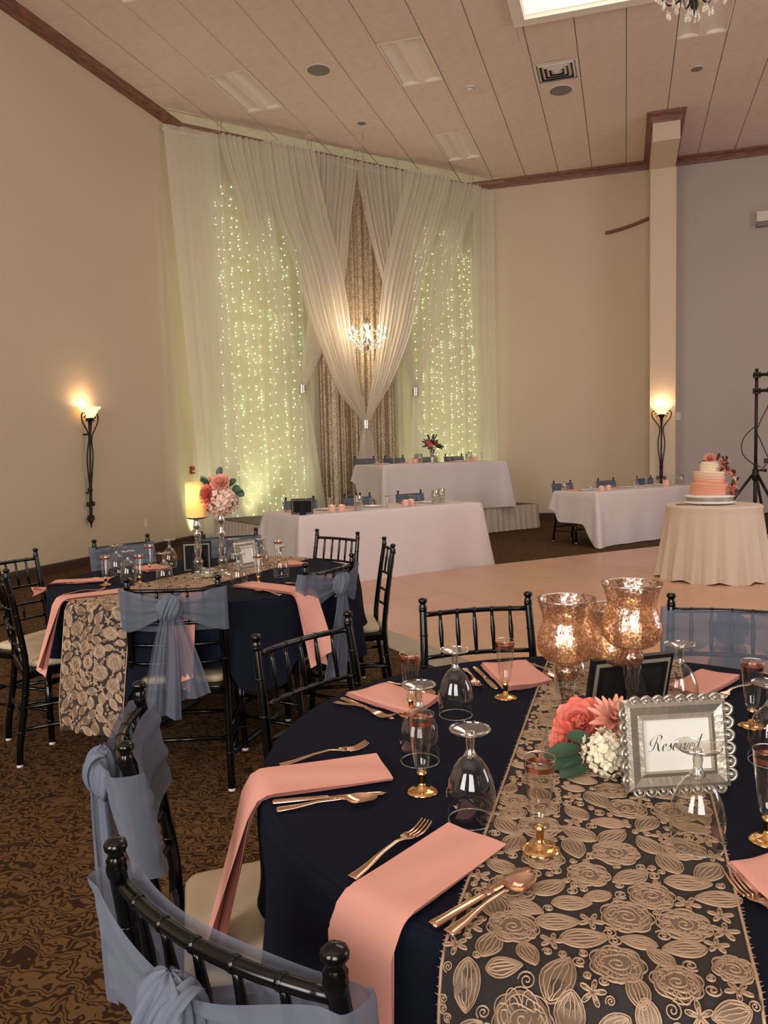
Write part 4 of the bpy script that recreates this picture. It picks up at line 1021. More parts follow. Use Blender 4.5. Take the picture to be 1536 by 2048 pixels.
napkin_flat('folded blush napkin at back left of far table behind goblets', [(-2.62, 3.66), (-2.54, 3.78), (-2.36, 3.66), (-2.44, 3.54)], ng2)
napkin_flat('small end of a blush napkin at the right of far table', [(-1.50, 3.50), (-1.42, 3.58), (-1.30, 3.48), (-1.38, 3.40)], ng2)
# ------------------------------------------------------------------ cutlery (local x from handle end to tip)
def blade(stations, m, t, name, n=8):
    """stations: (x, halfwidth, z centre, half thickness, dish)"""
    mb = MB(); k = len(stations)
    for x, w_, z, h, dish in stations:
        for j in range(n):
            a = 2*PI*j/n; y = w_*math.cos(a); mb.v.append((x, y, z+h*math.sin(a)+dish*(y/w_)**2 if w_ > 0 else z))
    for i in range(k-1):
        for j in range(n):
            a = i*n+j; b = i*n+(j+1) % n; mb.f.append((a, b, b+n, a+n))
    mb.f += [tuple(reversed(range(n))), tuple((k-1)*n+j for j in range(n))]
    return mb.obj(name, m, t)
def cutlery():
    f = thing('fork', '', 'fork')
    blade([(0, .0085, .004, .0018, 0), (.004, .0095, .004, .002, 0), (.03, .0075, .0055, .002, 0), (.07, .0040, .011, .002, 0), (.105, .0032, .0125, .0022, 0), (.122, .0050, .010, .0014, 0), (.132, .0115, .007, .0011, .002), (.148, .0125, .0045, .001, .003)], 'cutlery', f, 'handle', 12)
    for i in range(4):
        y = -.0097+.00647*i
        MB().tube(smooth_path([(.146, y, .0055), (.162, y, .0045), (.178, y*.98, .008), (.190, y*.95, .014)], 4), [.0021]*9+[.0019, .0016, .0013, .0008], 6).obj('tine', 'cutlery', f)
    k = thing('knife', '', 'knife')
    blade([(0, .0075, .004, .003, 0), (.004, .0085, .004, .0036, 0), (.05, .0072, .004, .0036, 0), (.095, .0062, .004, .003, 0), (.10, .0055, .004, .002, 0)], 'cutlery', k, 'handle', 10)
    blade([(.098, .0055, .004, .0014, 0), (.12, .0085, .0035, .0007, 0), (.175, .0092, .003, .0006, 0), (.192, .0070, .003, .0005, 0), (.200, .0015, .003, .0004, 0)], 'cutlery', k, 'blade', 8)
    s = thing('spoon', '', 'spoon')
    blade([(0, .0085, .004, .0018, 0), (.004, .0095, .004, .002, 0), (.03, .0075, .0055, .002, 0), (.07, .0040, .011, .002, 0), (.110, .0032, .012, .0022, 0), (.122, .0045, .010, .0018, 0)], 'cutlery', s, 'handle', 10)
    def bowl(a, b):
        x = .119+.055*b; w_ = .0195*math.sqrt(max(.0, math.sin(PI*min(1, b**.8)))) if 0 < b < 1 else .002; y = (a-.5)*2*w_
        dep = .0085*(1-((a-.5)*2)**2)*math.sin(PI*b)
        return (x, y, .0095-.003*math.sin(PI*b)*0-dep+.002)
    mb = MB().grid(bowl, 12, 14); mb.grid(lambda a, b: (bowl(a, b)[0], bowl(a, b)[1], bowl(a, b)[2]-.0012), 12, 14); mb.obj('bowl', 'cutlery', s)
    return Proto(f), Proto(k), Proto(s)
FK, KN, SPN = cutlery()
def cut(P, h, tip, label, grp, z=0):
    rz = math.atan2(tip[1]-h[1], tip[0]-h[0]); P.put((h[0], h[1], ZG+z), rz, label, grp)
cg = 'rose gold cutlery'
cut(FK, (-.642, 1.335), (-.520, 1.455), 'rose gold fork above the left draped napkin, near table', cg)
cut(KN, (-.586, 1.184), (-.424, 1.262), 'rose gold knife below the left draped napkin, near table', cg)
cut(SPN, (-.567, 1.160), (-.430, 1.228), 'rose gold spoon below the left draped napkin, near table', cg)
cut(FK, (-.371, .992), (-.304, 1.175), 'rose gold fork left of the front draped napkin', cg)
cut(KN, (-.233, .905), (-.142, 1.056), 'rose gold knife lying on the near lace runner', cg, .006)
cut(SPN, (-.210, .895), (-.125, 1.041), 'rose gold spoon lying on the near lace runner', cg, .006)
cut(KN, (-.668, 1.752), (-.513, 1.648), 'rose gold knife before the back left folded napkin', cg)
cut(FK, (-.672, 1.722), (-.549, 1.660), 'rose gold fork before the back left folded napkin', cg)
cut(SPN, (-.597, 1.905), (-.457, 1.820), 'rose gold spoon behind the back left folded napkin', cg)
cut(FK, (-.425, 2.075), (-.365, 1.93), 'rose gold fork left of the napkin behind the single flute', cg)
cut(KN, (-.400, 2.090), (-.313, 1.915), 'rose gold knife left of the napkin behind the single flute', cg)
cut(SPN, (-.252, 2.165), (-.155, 2.00), 'rose gold spoon right of the napkin behind the single flute', cg)
cut(FK, (.300, 2.10), (.205, 1.945), 'rose gold fork right of the napkin beyond the sign', cg)
cut(FK, (.225, .955), (.145, 1.115), 'rose gold fork at the right edge of the photo, front', cg)
for (h, tp, P, lb) in (((-2.62, 3.13), (-2.46, 3.22), KN, 'knife in front of the farther left napkin, far table'), ((-2.63, 3.20), (-2.46, 3.33), FK, 'fork behind the farther left napkin, far table'),
                       ((-2.30, 2.74), (-2.17, 2.90), KN, 'knife between the left draped napkin and lace runner'), ((-2.42, 2.86), (-2.30, 3.02), FK, 'fork left of the draped napkin, far table'),
                       ((-1.42, 3.02), (-1.62, 3.12), SPN, 'spoon in front of the right draped napkin, far table'), ((-1.36, 3.22), (-1.54, 3.30), SPN, 'spoon behind the right draped napkin, far table')):
    cut(P, h, tp, 'rose gold '+lb, cg)
# ------------------------------------------------------------------ hurricane candle holders
def hurricane(label, x, y, zr, tl):
    t = thing('candle_holder', label, 'candle holder', (x, y, ZG+.004), 0, 'rose mercury candle holders'); H = zr-ZG-.004
    P = [(.0595, 0), (.0585, -.004), (.0535, -.018), (.0485, -.035), (.0485, -.048), (.0530, -.062), (.0595, -.082), (.0610, -.095), (.0570, -.110), (.0450, -.124), (.028, -.132), (.015, -.136)]
    MB().lathe([(r, H+z) for r, z in P], n=48).obj('bowl', 'mercury', t)
    MB().lathe([(.0585, H-.001), (.0602, H+.0005), (.0600, H-.002)], n=48).obj('rim', 'silver', t)
    MB().lathe([(.014, H-.134), (.021, H-.142), (.0235, H-.152), (.021, H-.162), (.013, H-.170)], n=24).obj('knob', 'mercury', t)
    def st(a, b):
        z = lerp(H-.168, .012, b); th = 2*PI*a; tw = b*7; r = lerp(.0155, .009, min(1, b*1.6))*(1+.18*math.cos(4*th+tw))+.03*max(0, (b-.85)/.15)**2
        return (r*math.cos(th), r*math.sin(th), z)
    MB().grid(st, 24, 24, True).obj('twisted_stem', 'glassthick', t)
    MB().lathe([(.036, .012), (.048, .004), (.048, 0), (.002, 0)], n=32).obj('foot', 'glassthick', t)
    c = MB().lathe([(.019, H-.130), (.019, H-.085), (.017, H-.083), (.002, H-.085)], n=20, cap0=True).obj('tealight', 'wax2', t)
    MB().ball((0, 0, H-.074), .0042, 8, 6, 2.2).obj('flame', 'flame', c)
    lamp('candle_glow', 'POINT', (x, y, zr-.062), .10, (1, .70, .36), radius=.008)
hurricane('rose mercury glass candle holder, left of three', -.115, 1.60, 1.066, 0)
hurricane('rose mercury glass candle holder, tallest of three', .012, 1.62, 1.098, 0)
hurricane('rose mercury glass candle holder, shortest and rear of three', -.030, 1.765, 1.020, 0)
# ------------------------------------------------------------------ flowers
def petal(mb, base, dirv, upv, L, Wd, cup, curl, n=4):
    d_ = Vector(dirv).normalized(); u_ = (Vector(upv)-d_*Vector(upv).dot(d_)).normalized(); s_ = d_.cross(u_)
    def fn(a, b):
        w_ = Wd*math.sin(PI*min(1, (.12+.80*b)))**.75 if b < 1 else Wd*.25
        x = (a-.5)*2
        return Vector(base)+d_*(L*b)+s_*(x*w_)+u_*(cup*(x*x)*w_+curl*b*b*L)
    mb.grid(fn, n, n+1)
def bloom(par, name, c, R, m, layers, kind='peony', tilt=(0, 0, 1), seed=0, parts=True):
    rn = random.Random(seed); T = Vector(tilt).normalized(); A = T.orthogonal().normalized(); B = T.cross(A); mb = MB()
    for l in range(layers):
        f = l/max(1, layers-1); n = int(lerp(5, 9, f)); el = lerp(1.35, .15, f)
        for i in range(n):
            a = 2*PI*i/n+l*.7+rn.uniform(-.15, .15); out = A*math.cos(a)+B*math.sin(a)
            if kind == 'peony':
                d_ = out*math.cos(el)+T*math.sin(el); petal(mb, Vector(c)+out*R*.12*f-T*R*.25*f, d_, T*.6-out, R*lerp(.65, 1.0, f), R*lerp(.34, .48, f), .35, .25)
            elif kind == 'dahlia':
                d_ = out*math.cos(el)+T*math.sin(el); petal(mb, Vector(c), d_, T, R*lerp(.75, 1.15, f), R*.15, .6, .1, 3)
    return mb.obj(name, m, par)
def rose_small(mb, c, R, T, rn):
    T = Vector(T).normalized(); A = T.orthogonal().normalized(); B = T.cross(A)
    for l in range(3):
        n = (3, 4, 5)[l]; el = (1.3, .9, .45)[l]
        for i in range(n):
            a = 2*PI*i/n+l*.8; out = A*math.cos(a)+B*math.sin(a); d_ = out*math.cos(el)+T*math.sin(el)
            petal(mb, Vector(c)-T*R*.3, d_, T*.6-out, R*(.8+.12*l), R*.5, .4, .2, 3)
def hydrangea(par, name, c, R, m, n, seed, hemi=None):
    rn = random.Random(seed); mb = MB(); c = Vector(c)
    mb.ball(tuple(c), R*.74, 12, 10)
    for i in range(n):
        z = 1-2*(i+.5)/n; r = math.sqrt(1-z*z); a = i*2.39996; N = Vector((r*math.cos(a), r*math.sin(a), z))
        if hemi and N.dot(Vector(hemi)) < -.35: continue
        A = N.orthogonal().normalized(); B = N.cross(A); ph = rn.uniform(0, 6); p = c+N*R*rn.uniform(.80, 1.06)
        for k in range(4):
            o_ = A*math.cos(ph+k*PI/2)+B*math.sin(ph+k*PI/2); mb.grid(lambda a, b, p=p, o_=o_, N=N, sd=N.cross(o_).normalized(), q=rn.uniform(.1, .5): p+(o_+N*q).normalized()*(R*.27*(1-math.cos(PI*b))*.5)+sd*((a-.5)*R*.27*math.sin(PI*b)**.6)+N*(R*.05*b-.2*R*(a-.5)**2), 4, 5)
    return mb.obj(name, m, par)
def leaf(par, base, d_, upv, L, Wd, m='leaf'):
    mb = MB(); petal(mb, base, d_, upv, L, Wd, .25, -.2, 5); return mb.obj('leaf', m, par)
t = thing('flower_cluster', 'cluster of coral peony, peach dahlia and cream hydrangea on near table', 'flowers', (-.062, 1.475, ZG+.004))
bloom(t, 'peony', (-.022, .055, .062), .050, 'coral', 5, seed=1, tilt=(-.25, -.75, .6))
bloom(t, 'peony_petals', (-.052, .03, .035), .036, 'coral', 4, seed=3, tilt=(-.7, -.6, .3))
bloom(t, 'dahlia', (.040, .035, .078), .048, 'peach', 5, 'dahlia', tilt=(.2, -.6, .8), seed=2)
hydrangea(t, 'hydrangea', (.028, -.022, .038), .041, 'hyd', 60, 4, (0, -1, .4))
for b_, d_, L in (((-.02, -.01, .035), (-1, -.35, -.05), .068), ((-.02, -.02, .022), (-1, -.75, -.05), .062), ((0, -.01, .05), (-.8, -.1, .3), .045), ((-.01, -.035, .012), (-.9, -.9, 0), .055)):
    leaf(t, b_, d_, (0, -.4, 1), L, .019)
# tall stand with flower ball and pillar candle on the far table
def cstand(name, label, x, y, H, dish):
    t = thing(name, label, 'candlestick', (x, y, ZG+.003))
    P = [(.055, 0), (.055, .006), (.040, .014), (.020, .022), (.024, .035), (.020, .045), (.026, .055), (.020, .066), (.026, .078), (.018, .09), (.012, .105)]
    MB().lathe(P, n=28, cap0=True).obj('foot', 'glassthick', t)
    Q = [(.012, .10), (.018, .13), (.020, .15), (.011, .19), (.015, .205), (.021, .22), (.013, .235), (.010, H-.06), (.018, H-.05), (.022, H-.035), (.014, H-.022), (.017, H-.008)]
    MB().lathe(Q, n=20).obj('stem', 'glassthick', t)
    MB().lathe([(r*.55, z) for r, z in Q], n=12).obj('stem_core', 'silver', t)
    if dish: MB().lathe([(.012, H-.010), (.035, H-.006), (.060, H+.002), (.061, H+.005), (.034, H+.001), (.001, H)], n=32).obj('dish', 'silver', t)
    else: MB().lathe([(.012, H-.01), (.03, H), (.03, H+.005), (.001, H+.004)], n=24).obj('cup', 'glassthick', t)
    return t
cstand('candlestick', 'clear glass candlestick holding the large ivory candle', -2.055, 3.42, .30, True)
t = thing('pillar_candle', 'large ivory flameless pillar candle glowing yellow at top', 'candle', (-2.055, 3.42, ZG+.003+.302))
MB().lathe([(.001, 0), (.048, 0), (.050, .004), (.050, .168), (.047, .178), (.041, .176), (.036, .150), (.001, .146)], n=36).obj('wax_body', 'waxglow', t)
MB().ball((0, 0, .162), .007, 8, 6, 2).obj('flame_tip', 'flame', t)
lamp('candle_glow', 'POINT', (-2.055, 3.42, ZG+.305+.118), .55, (1, .70, .20), radius=.012)
lamp('candle_glow', 'POINT', (-2.055, 3.42, ZG+.305+.185), .12, (1, .75, .3), radius=.01)
cstand('candlestick', 'clear glass candlestick holding the flower ball', -1.955, 3.485, .325, False)
t = thing('flower_ball', 'ball of coral peony, peach rose and blush hydrangea on a glass stand', 'flowers', (-1.955, 3.485, ZG+.335))
hydrangea(t, 'hydrangea', (.030, -.02, .055), .072, 'hydp', 60, 7); hydrangea(t, 'hydrangea', (-.02, .02, .04), .068, 'hydp', 50, 8)
bloom(t, 'peony', (-.038, -.058, .085), .062, 'coral', 5, seed=4, tilt=(-.2, -.9, .25))
bloom(t, 'rose', (.030, -.045, .140), .050, 'peach', 5, seed=5, tilt=(.1, -.7, .6))
bloom(t, 'dahlia', (-.035, .0, .135), .052, 'peach', 4, 'dahlia', tilt=(-.3, 0, 1), seed=6)
for b_, d_, L in (((-.05, -.03, .13), (-.5, -.4, .9), .055), ((-.04, -.05, .13), (-.1, -.6, .5), .05), ((.07, -.03, .13), (.8, -.3, .5), .05), ((.09, -.03, .115), (.9, -.3, -.2), .05), ((.1, -.02, .10), (1, 0, -.5), .05), ((0, 0, .17), (.1, 0, 1), .05)):
    leaf(t, b_, d_, (0, -1, .4), L, .02, 'leaf')
for x, y, lb in ((-1.99, 3.40, 'small glass votive cup between the two candlesticks'),):
    t = thing('votive', lb, 'votive', (x, y, ZG+.003)); MB().lathe([(.001, .002), (.026, 0), (.031, .05), (.029, .05), (.025, .006)], n=24).obj('cup', 'glassthick', t); MB().lathe([(.026, .006), (.027, .03), (.001, .03)], n=20).obj('wax_fill', 'hyd', t)
# ------------------------------------------------------------------ frames
def frame_box(name, label, cat, x, y, z, rz, lean, W, H, build):
    t = thing(name, label, cat, (x, y, z), rz); t.rotation_euler = (lean, 0, rz); build(t, W, H); return t
def back_frame(t, W, H):      # seen from behind: stepped black frame, velvet back, easel strut (back side = -y)
    for s, d0, d1, mm in ((0, .0, .012, 'blackm'), (.009, -.003, .009, 'ramp'), (.016, -.006, .006, 'blackm')):
        e = .010
        mb = MB(); mb.box((-W/2+s, d0, s), (W/2-s, d1, s+e)).box((-W/2+s, d0, H-s-e), (W/2-s, d1, H-s)).box((-W/2+s, d0, s+e), (-W/2+s+e, d1, H-s-e)).box((W/2-s-e, d0, s+e), (W/2-s, d1, H-s-e))
        mb.obj('moulding', mm, t, False)
    MB().box((-W/2+.024, -.004, .024), (W/2-.024, .004, H-.024)).obj('backing', 'blackvelvet', t, False)
    MB().add([(-.02, -.006, H*.72), (.02, -.006, H*.72), (.035, -.075, .0), (-.035, -.075, .0), (-.02, -.010, H*.72), (.02, -.010, H*.72), (.035, -.079, .0), (-.035, -.079, .0)], [(0, 1, 2, 3), (7, 6, 5, 4), (0, 4, 5, 1), (1, 5, 6, 2), (2, 6, 7, 3), (3, 7, 4, 0)]).obj('easel_strut', 'blackvelvet', t, False)
frame_box('picture_frame', 'black picture frame seen from behind, near table centre', 'picture frame', .0, 1.775, ZG+.006, math.atan2(.12, .19), .24, .20, .145, back_frame)
frame_box('picture_frame', 'black picture frame seen from behind on the far table, left of the candle', 'picture frame', -2.16, 3.58, ZG+.004, .55, .24, .15, .165, back_frame)
frame_box('picture_frame', 'small black picture frame standing on the front long white table', 'picture frame', *H1(.10, .12)[:2], H1(0, 0, .006)[2], r1-.45, .2, .22, .16, back_frame)
STROKES = {  # cursive strokes, unit em box
 'R': [[(.02, .30), (-.10, .38), (-.12, .58), (.05, .80), (.32, .92), (.50, .78), (.42, .58), (.22, .50)], [(.26, .88), (.20, .50), (.10, .12), (-.02, .0), (-.12, .05)], [(.22, .50), (.34, .40), (.42, .12), (.52, .0), (.62, .08)]],
 'e': [[(0, .12), (.16, .20), (.20, .34), (.12, .40), (.04, .28), (.04, .08), (.14, .0), (.28, .10)]],
 's': [[(0, .06), (.12, .24), (.20, .42), (.19, .30), (.24, .14), (.16, .0), (.05, .04)], [(.16, .0), (.32, .10)]],
 'r': [[(0, .08), (.10, .40), (.10, .34), (.20, .36), (.17, .14), (.20, .0), (.32, .10)]],
 'v': [[(0, .08), (.07, .36), (.12, .38), (.13, .08), (.18, .0), (.28, .16), (.30, .38), (.36, .32)]],
 'd': [[(.24, .34), (.12, .40), (.02, .22), (.06, .02), (.16, .04), (.26, .30), (.36, .86), (.28, .30), (.28, .04), (.38, .06)]]}
def script_text(t, word, x0, z0, em, yf, adv):
    mb = MB(); x = x0
    for ch in word:
        for st in STROKES[ch]:
            P = smooth_path([(x+(px+pz*.28)*em, yf, z0+pz*em) for px, pz in st], 7); k = len(P); w_ = []
            for i in range(k):
                a, b = P[max(i-1, 0)], P[min(i+1, k-1)]; dz = abs(b.z-a.z); L = (b-a).length or 1; w_.append(em*(.010+.034*(dz/L)**2*math.sin(PI*(i+.5)/k)))
            o = len(mb.v)
            for i in range(k): mb.v += [(P[i].x-w_[i], yf, P[i].z-em*.008), (P[i].x+w_[i], yf, P[i].z+em*.008)]
            for i in range(k-1): mb.f.append((o+2*i, o+2*i+1, o+2*i+3, o+2*i+2))
        x += adv[ch]*em
    return mb.obj('lettering', 'ink', t, False)
def ornate(t, W, H, word=True):
    b = .036
    def rel(a, c):      # border relief ring
        th = a; return th
    # bevelled border
    mb = MB()
    for inset, yy in ((0, .004), (.004, -.006), (.012, -.010), (b-.010, -.006), (b-.004, -.009), (b, -.002)):
        x0, x1, z0, z1 = -W/2+inset, W/2-inset, inset, H-inset
        mb.v += [(x0, yy, z0), (x1, yy, z0), (x1, yy, z1), (x0, yy, z1)]
    for r in range(5):
        for k in range(4): mb.f.append((r*4+k, r*4+(k+1) % 4, r*4+4+(k+1) % 4, r*4+4+k))
    mb.obj('border', 'pewter', t, False)
    MB().box((-W/2+.002, .003, .002), (W/2-.002, .010, H-.002)).obj('backing', 'blackvelvet', t, False)
    sc = MB(); nx, nz = 8, 6
    def scallop(x, z, ang_, r):
        c, s = math.cos(ang_), math.sin(ang_)
        pts = [(x+r*(math.cos(q)*c-math.sin(q)*s), -.004-.004*math.sin(q), z+r*(math.cos(q)*s+math.sin(q)*c)) for q in [PI*i/8 for i in range(9)]]
        sc.tube(pts, r*.30, 6); sc.ball((x+r*.25*-s, -.006, z+r*.25*c), r*.50, 8, 5)
    for i in range(nx):
        x = lerp(-W/2+.012, W/2-.012, (i+.5)/nx); r = (W-.024)/nx*.46; scallop(x, H-.004, 0, r); scallop(x, .004, PI, r)
    for i in range(nz):
        z = lerp(.012, H-.012, (i+.5)/nz); r = (H-.024)/nz*.46; scallop(W/2-.004, z, -PI/2, r); scallop(-W/2+.004, z, PI/2, r)
    sc.obj('scalloped_edge', 'pewter', t)
    dv = MB()
    for i in range(40):
        for s in (-1, 1):
            dv.ball((lerp(-W/2+b, W/2-b, i/39), -.009, H/2+s*(H/2-b+.003)), .0016, 5, 3)
            if i < 28: dv.ball((s*(W/2-b+.003), -.009, lerp(b, H-b, i/27)), .0016, 5, 3)
    dv.obj('beading', 'pewter', t)
    MB().box((-W/2+b-.001, -.003, b-.001), (W/2-b+.001, .002, H-b+.001)).obj('card', 'card', t, False)
    if word: script_text(t, 'Reserved', -.048, H*.5-.010, .030, -.0034, {'R': .66, 'e': .29, 's': .33, 'r': .32, 'v': .38, 'd': .4})
    MB().box((-.015, .01, 0), (.015, .014, H*.6)).obj('easel_strut', 'blackvelvet', t, False)
frame_box('reserved_sign', 'ornate silver frame with a card reading Reserved, near table', 'sign', .089, 1.394, ZG+.008, math.atan2(.382, .924), -.16, .190, .158, ornate)
o = frame_box('picture_frame', 'ornate silver frame seen edge-on at the back of the far table', 'picture frame', -1.92, 3.70, ZG+.004, 1.25, -.2, .15, .15, lambda t, W, H: ornate(t, W, H, False))
# ------------------------------------------------------------------ head table settings
def plate(label, p): 
    t = thing('dinner_plate', label, 'plate', (p[0], p[1], p[2]+.001), 0, 'white plates on the head tables')
    MB().lathe([(.001, .004), (.08, .003), (.095, .010), (.132, .017), (.134, .015), (.09, .002), (.06, 0), (.001, 0)], n=32).obj('dish', 'plate', t); return t
def votive(label, p, r=.038, h=.075):
    t = thing('votive', label, 'votive', (p[0], p[1], p[2]+.001), 0, 'lit votives on the head tables')
    MB().lathe([(.001, 0), (r*.92, 0), (r, .006), (r, h), (r*.93, h), (r*.9, .008)], n=20).obj('cup', 'frost', t)
    c = MB().lathe([(r*.85, .01), (r*.85, h*.62), (.001, h*.62)], n=16).obj('tealight', 'wax2', t); MB().ball((0, 0, h*.62+.014), .009, 8, 6, 1.6).obj('flame', 'flame', c); return t
def cylinder(label, p, r=.045, h=.16, fill=False):
    t = thing('glass_cylinder', label, 'vase', (p[0], p[1], p[2]+.001), 0, 'clear glass cylinders on the head tables')
    MB().lathe([(.001, .008), (r*.9, .008), (r, .0), (r, h), (r*.96, h), (r*.94, .012)], n=24).obj('wall', 'glassthick', t)
    MB().lathe([(r*.90, .012), (r*.90, .05), (.001, .05)], n=20).obj('floating_candle' if fill else 'water', 'wax2' if fill else 'crystal', t); return t
def flat_nap(label, at, a, b, z=0):
    t = thing('napkin', label, 'napkin', at(a, b, .001), 0, 'blush napkins on the head tables'); rz = {H1: r1, H2_: r2, H3: r3}[at]; t.rotation_euler = (0, 0, rz)
    for k in range(2): MB().slab([(-.06, -.10), (.06, -.10), (.06, .10), (-.06, .10)], k*.009, k*.009+.008, .003, 2).obj('fold', 'pink', t)
def hg(P, at, a, b, label, grp): P.put(at(a, b, .001), 0, label, grp)
# front table
flat_nap('blush napkin by the small black frame, front long table', H1, .214, .5); flat_nap('blush napkin left of the upturned goblet, front long table', H1, .93, .52); flat_nap('blush napkin between the votives and right plate, front long table', H1, 1.74, .5)
plate('white plate behind the left votives, front long table', H1(.62, .48)); plate('white plate under the upturned goblet, front long table', H1(1.20, .45)); plate('white plate at the right of the front long table', H1(2.02, .45))
hg(FT, H1, .547, .32, 'flute behind the left votive pair, front long table', fg); hg(FT, H1, 1.229, .2, 'flute right of the middle plate, front long table', fg)
hg(GB, H1, 1.173, .40, 'upturned goblet on the middle of the front long table', gg); hg(GB, H1, 2.13, .50, 'upturned goblet at the right of the front long table', gg)
votive('left votive of the pair beside the black frame', H1(.453, .12)); votive('right votive of the pair beside the black frame', H1(.56, .1)); votive('front votive of the pair right of centre, front long table', H1(1.435, .14)); votive('rear votive of the pair right of centre, front long table', H1(1.559, .2))
cylinder('tall clear cylinder left of the goblet, front long table', H1(.773, .1)); cylinder('clear cylinder at right of front long table, front one', H1(1.92, .2)); cylinder('clear cylinder at right of front long table, rear one', H1(2.10, .3), .04, .17)
# riser table
plate('white plate at the left of the raised table', H2_(.30, .48)); plate('white plate at the right of the raised table', H2_(1.95, .5))
flat_nap('blush napkin at the left end of the raised table', H2_, .10, .22); flat_nap('blush napkin before the rightmost chair of the raised table', H2_, 1.60, .2); flat_nap('blush napkin left of the flower vase, raised table', H2_, .74, .5)
hg(GB, H2_, .161, .4, 'upturned goblet at the left of the raised table', gg); hg(GB, H2_, 1.33, .40, 'upturned goblet right of the flower vase', gg); hg(GB, H2_, 1.45, .5, 'second upturned goblet right of the flower vase', gg)
hg(FT, H2_, .333, .2, 'flute at the left of the raised table', fg); hg(FT, H2_, 1.455, .2, 'flute right of the flower vase', fg); hg(FT, H2_, 2.222, .3, 'flute at the right end of the raised table', fg)
votive('left votive of the pair on the raised table', H2_(.59, .12)); votive('right votive of the pair on the raised table', H2_(.70, .14)); votive('votive at the right of the raised table', H2_(1.98, .2))
cylinder('clear cylinder left of the flower vase, raised table', H2_(.90, .3), .06, .15); cylinder('clear cylinder with a floating candle, raised table', H2_(1.806, .15), .055, .16, True); cylinder('small clear cylinder right of the flower vase', H2_(1.22, .3), .045, .12)
p = H2_(1.046, .15)
t = thing('bud_vase', 'tall slim vase holding the bridal bouquet on the raised table', 'vase', (p[0], p[1], p[2]+.001))
MB().lathe([(.001, .002), (.04, 0), (.035, .02), (.030, .12), (.045, .21), (.042, .21), (.028, .12)], n=20).obj('wall', 'glassthick', t); MB().lathe([(.03, .01), (.026, .12), (.001, .12)], n=14).obj('water', 'crystal', t)
t = thing('bouquet', 'dark green bouquet with coral roses in the slim vase', 'flowers', (p[0], p[1], p[2]+.2)); rn = random.Random(5)
mbs = MB()
for i in range(9): mbs.tube([(rn.uniform(-.01, .01), rn.uniform(-.01, .01), -.15), (rn.uniform(-.06, .06), rn.uniform(-.06, .06), .06)], .003, 4)
mbs.obj('stems', 'leafd', t)
for (x, y, z, m_) in ((-.03, -.08, .10, 'coral'), (-.06, -.04, .13, 'pinkrose'), (.0, -.1, .055, 'peach'), (.05, .02, .11, 'pinkrose')): bloom(t, 'rose', (x, y, z), .05, m_, 4, seed=int(x*99), tilt=(x*4, -.8, .5))
for i in range(30):
    a = i*2.4; el = rn.uniform(-.2, 1.2); d_ = (math.cos(a)*math.cos(el), math.sin(a)*math.cos(el), math.sin(el)); b_ = (d_[0]*.07, d_[1]*.07, .06+d_[2]*.05)
    leaf(t, b_, d_, (0, -.5, 1), rn.uniform(.07, .13), .024, 'leafd')
for i in range(5):
    a = i*1.3; e = (.08*math.cos(a), .08*math.sin(a), .24); mb = MB().tube([(0, 0, .1), e], .002, 4)
    for k in range(4): mb.ball((e[0]*(.6+.13*k), e[1]*(.6+.13*k), .1+.14*(.6+.13*k)), .012, 6, 4)
    mb.obj('berry_sprig', 'leafd', t)
# right table
O3 = .15
plate('white plate at the left of the table by the pillar', H3(.30, .45)); plate('white plate in the middle of the table by the pillar', H3(1.20, .45)); plate('white plate at the right of the table by the pillar', H3(2.05, .45))
flat_nap('blush napkin at the left end of the table by the pillar', H3, .12, .55); flat_nap('blush napkin in the middle of the table by the pillar', H3, 1.05, .45)
hg(GB, H3, .36, .4, 'upturned goblet at the left of the table by the pillar', gg); hg(GB, H3, 1.12, .2, 'upturned goblet in the middle of the table by the pillar', gg); hg(GB, H3, 2.15, .3, 'upturned goblet at the right of the table by the pillar', gg)
hg(FT, H3, 1.50, .3, 'flute in the middle of the table by the pillar', fg)
votive('left votive of the pair on the table by the pillar', H3(.23, .1)); votive('right votive of the pair on the table by the pillar', H3(.40, .12)); votive('single votive in front of the pillar torch', H3(1.76, .14), .05, .09)
cylinder('clear cylinder at the right of the table by the pillar', H3(2.23, .2)); cylinder('clear cylinder left of centre on the table by the pillar', H3(.05, .62), .04, .13)
# ------------------------------------------------------------------ wedding cake
cx, cy, cz = .815, 8.5, .774
t = thing('cake_stand', 'round white cake stand with grey ribbon band and rhinestones', 'cake stand', (cx, cy, cz))
MB().lathe([(.001, .012), (.235, .012), (.245, .020), (.245, .030), (.22, .036), (.22, .038)], n=48).obj('base_plate', 'plate', t)
MB().lathe([(.222, .034), (.222, .075)], n=48).obj('ribbon_band', 'ramp', t)
MB().lathe([(.22, .073), (.238, .076), (.242, .086), (.235, .094), (.001, .094)], n=48).obj('top_plate', 'plate', t)
mb = MB()
for i in range(18): mb.ball((.224*math.cos(i*PI/9), .224*math.sin(i*PI/9), .055), .006, 6, 4)
mb.obj('rhinestones', 'crystal', t)
for i in range(4): MB().ball((.17*math.cos(i*PI/2+.9), .17*math.sin(i*PI/2+.9), .008), .014, 8, 5, .6).obj('foot', 'plate', t)
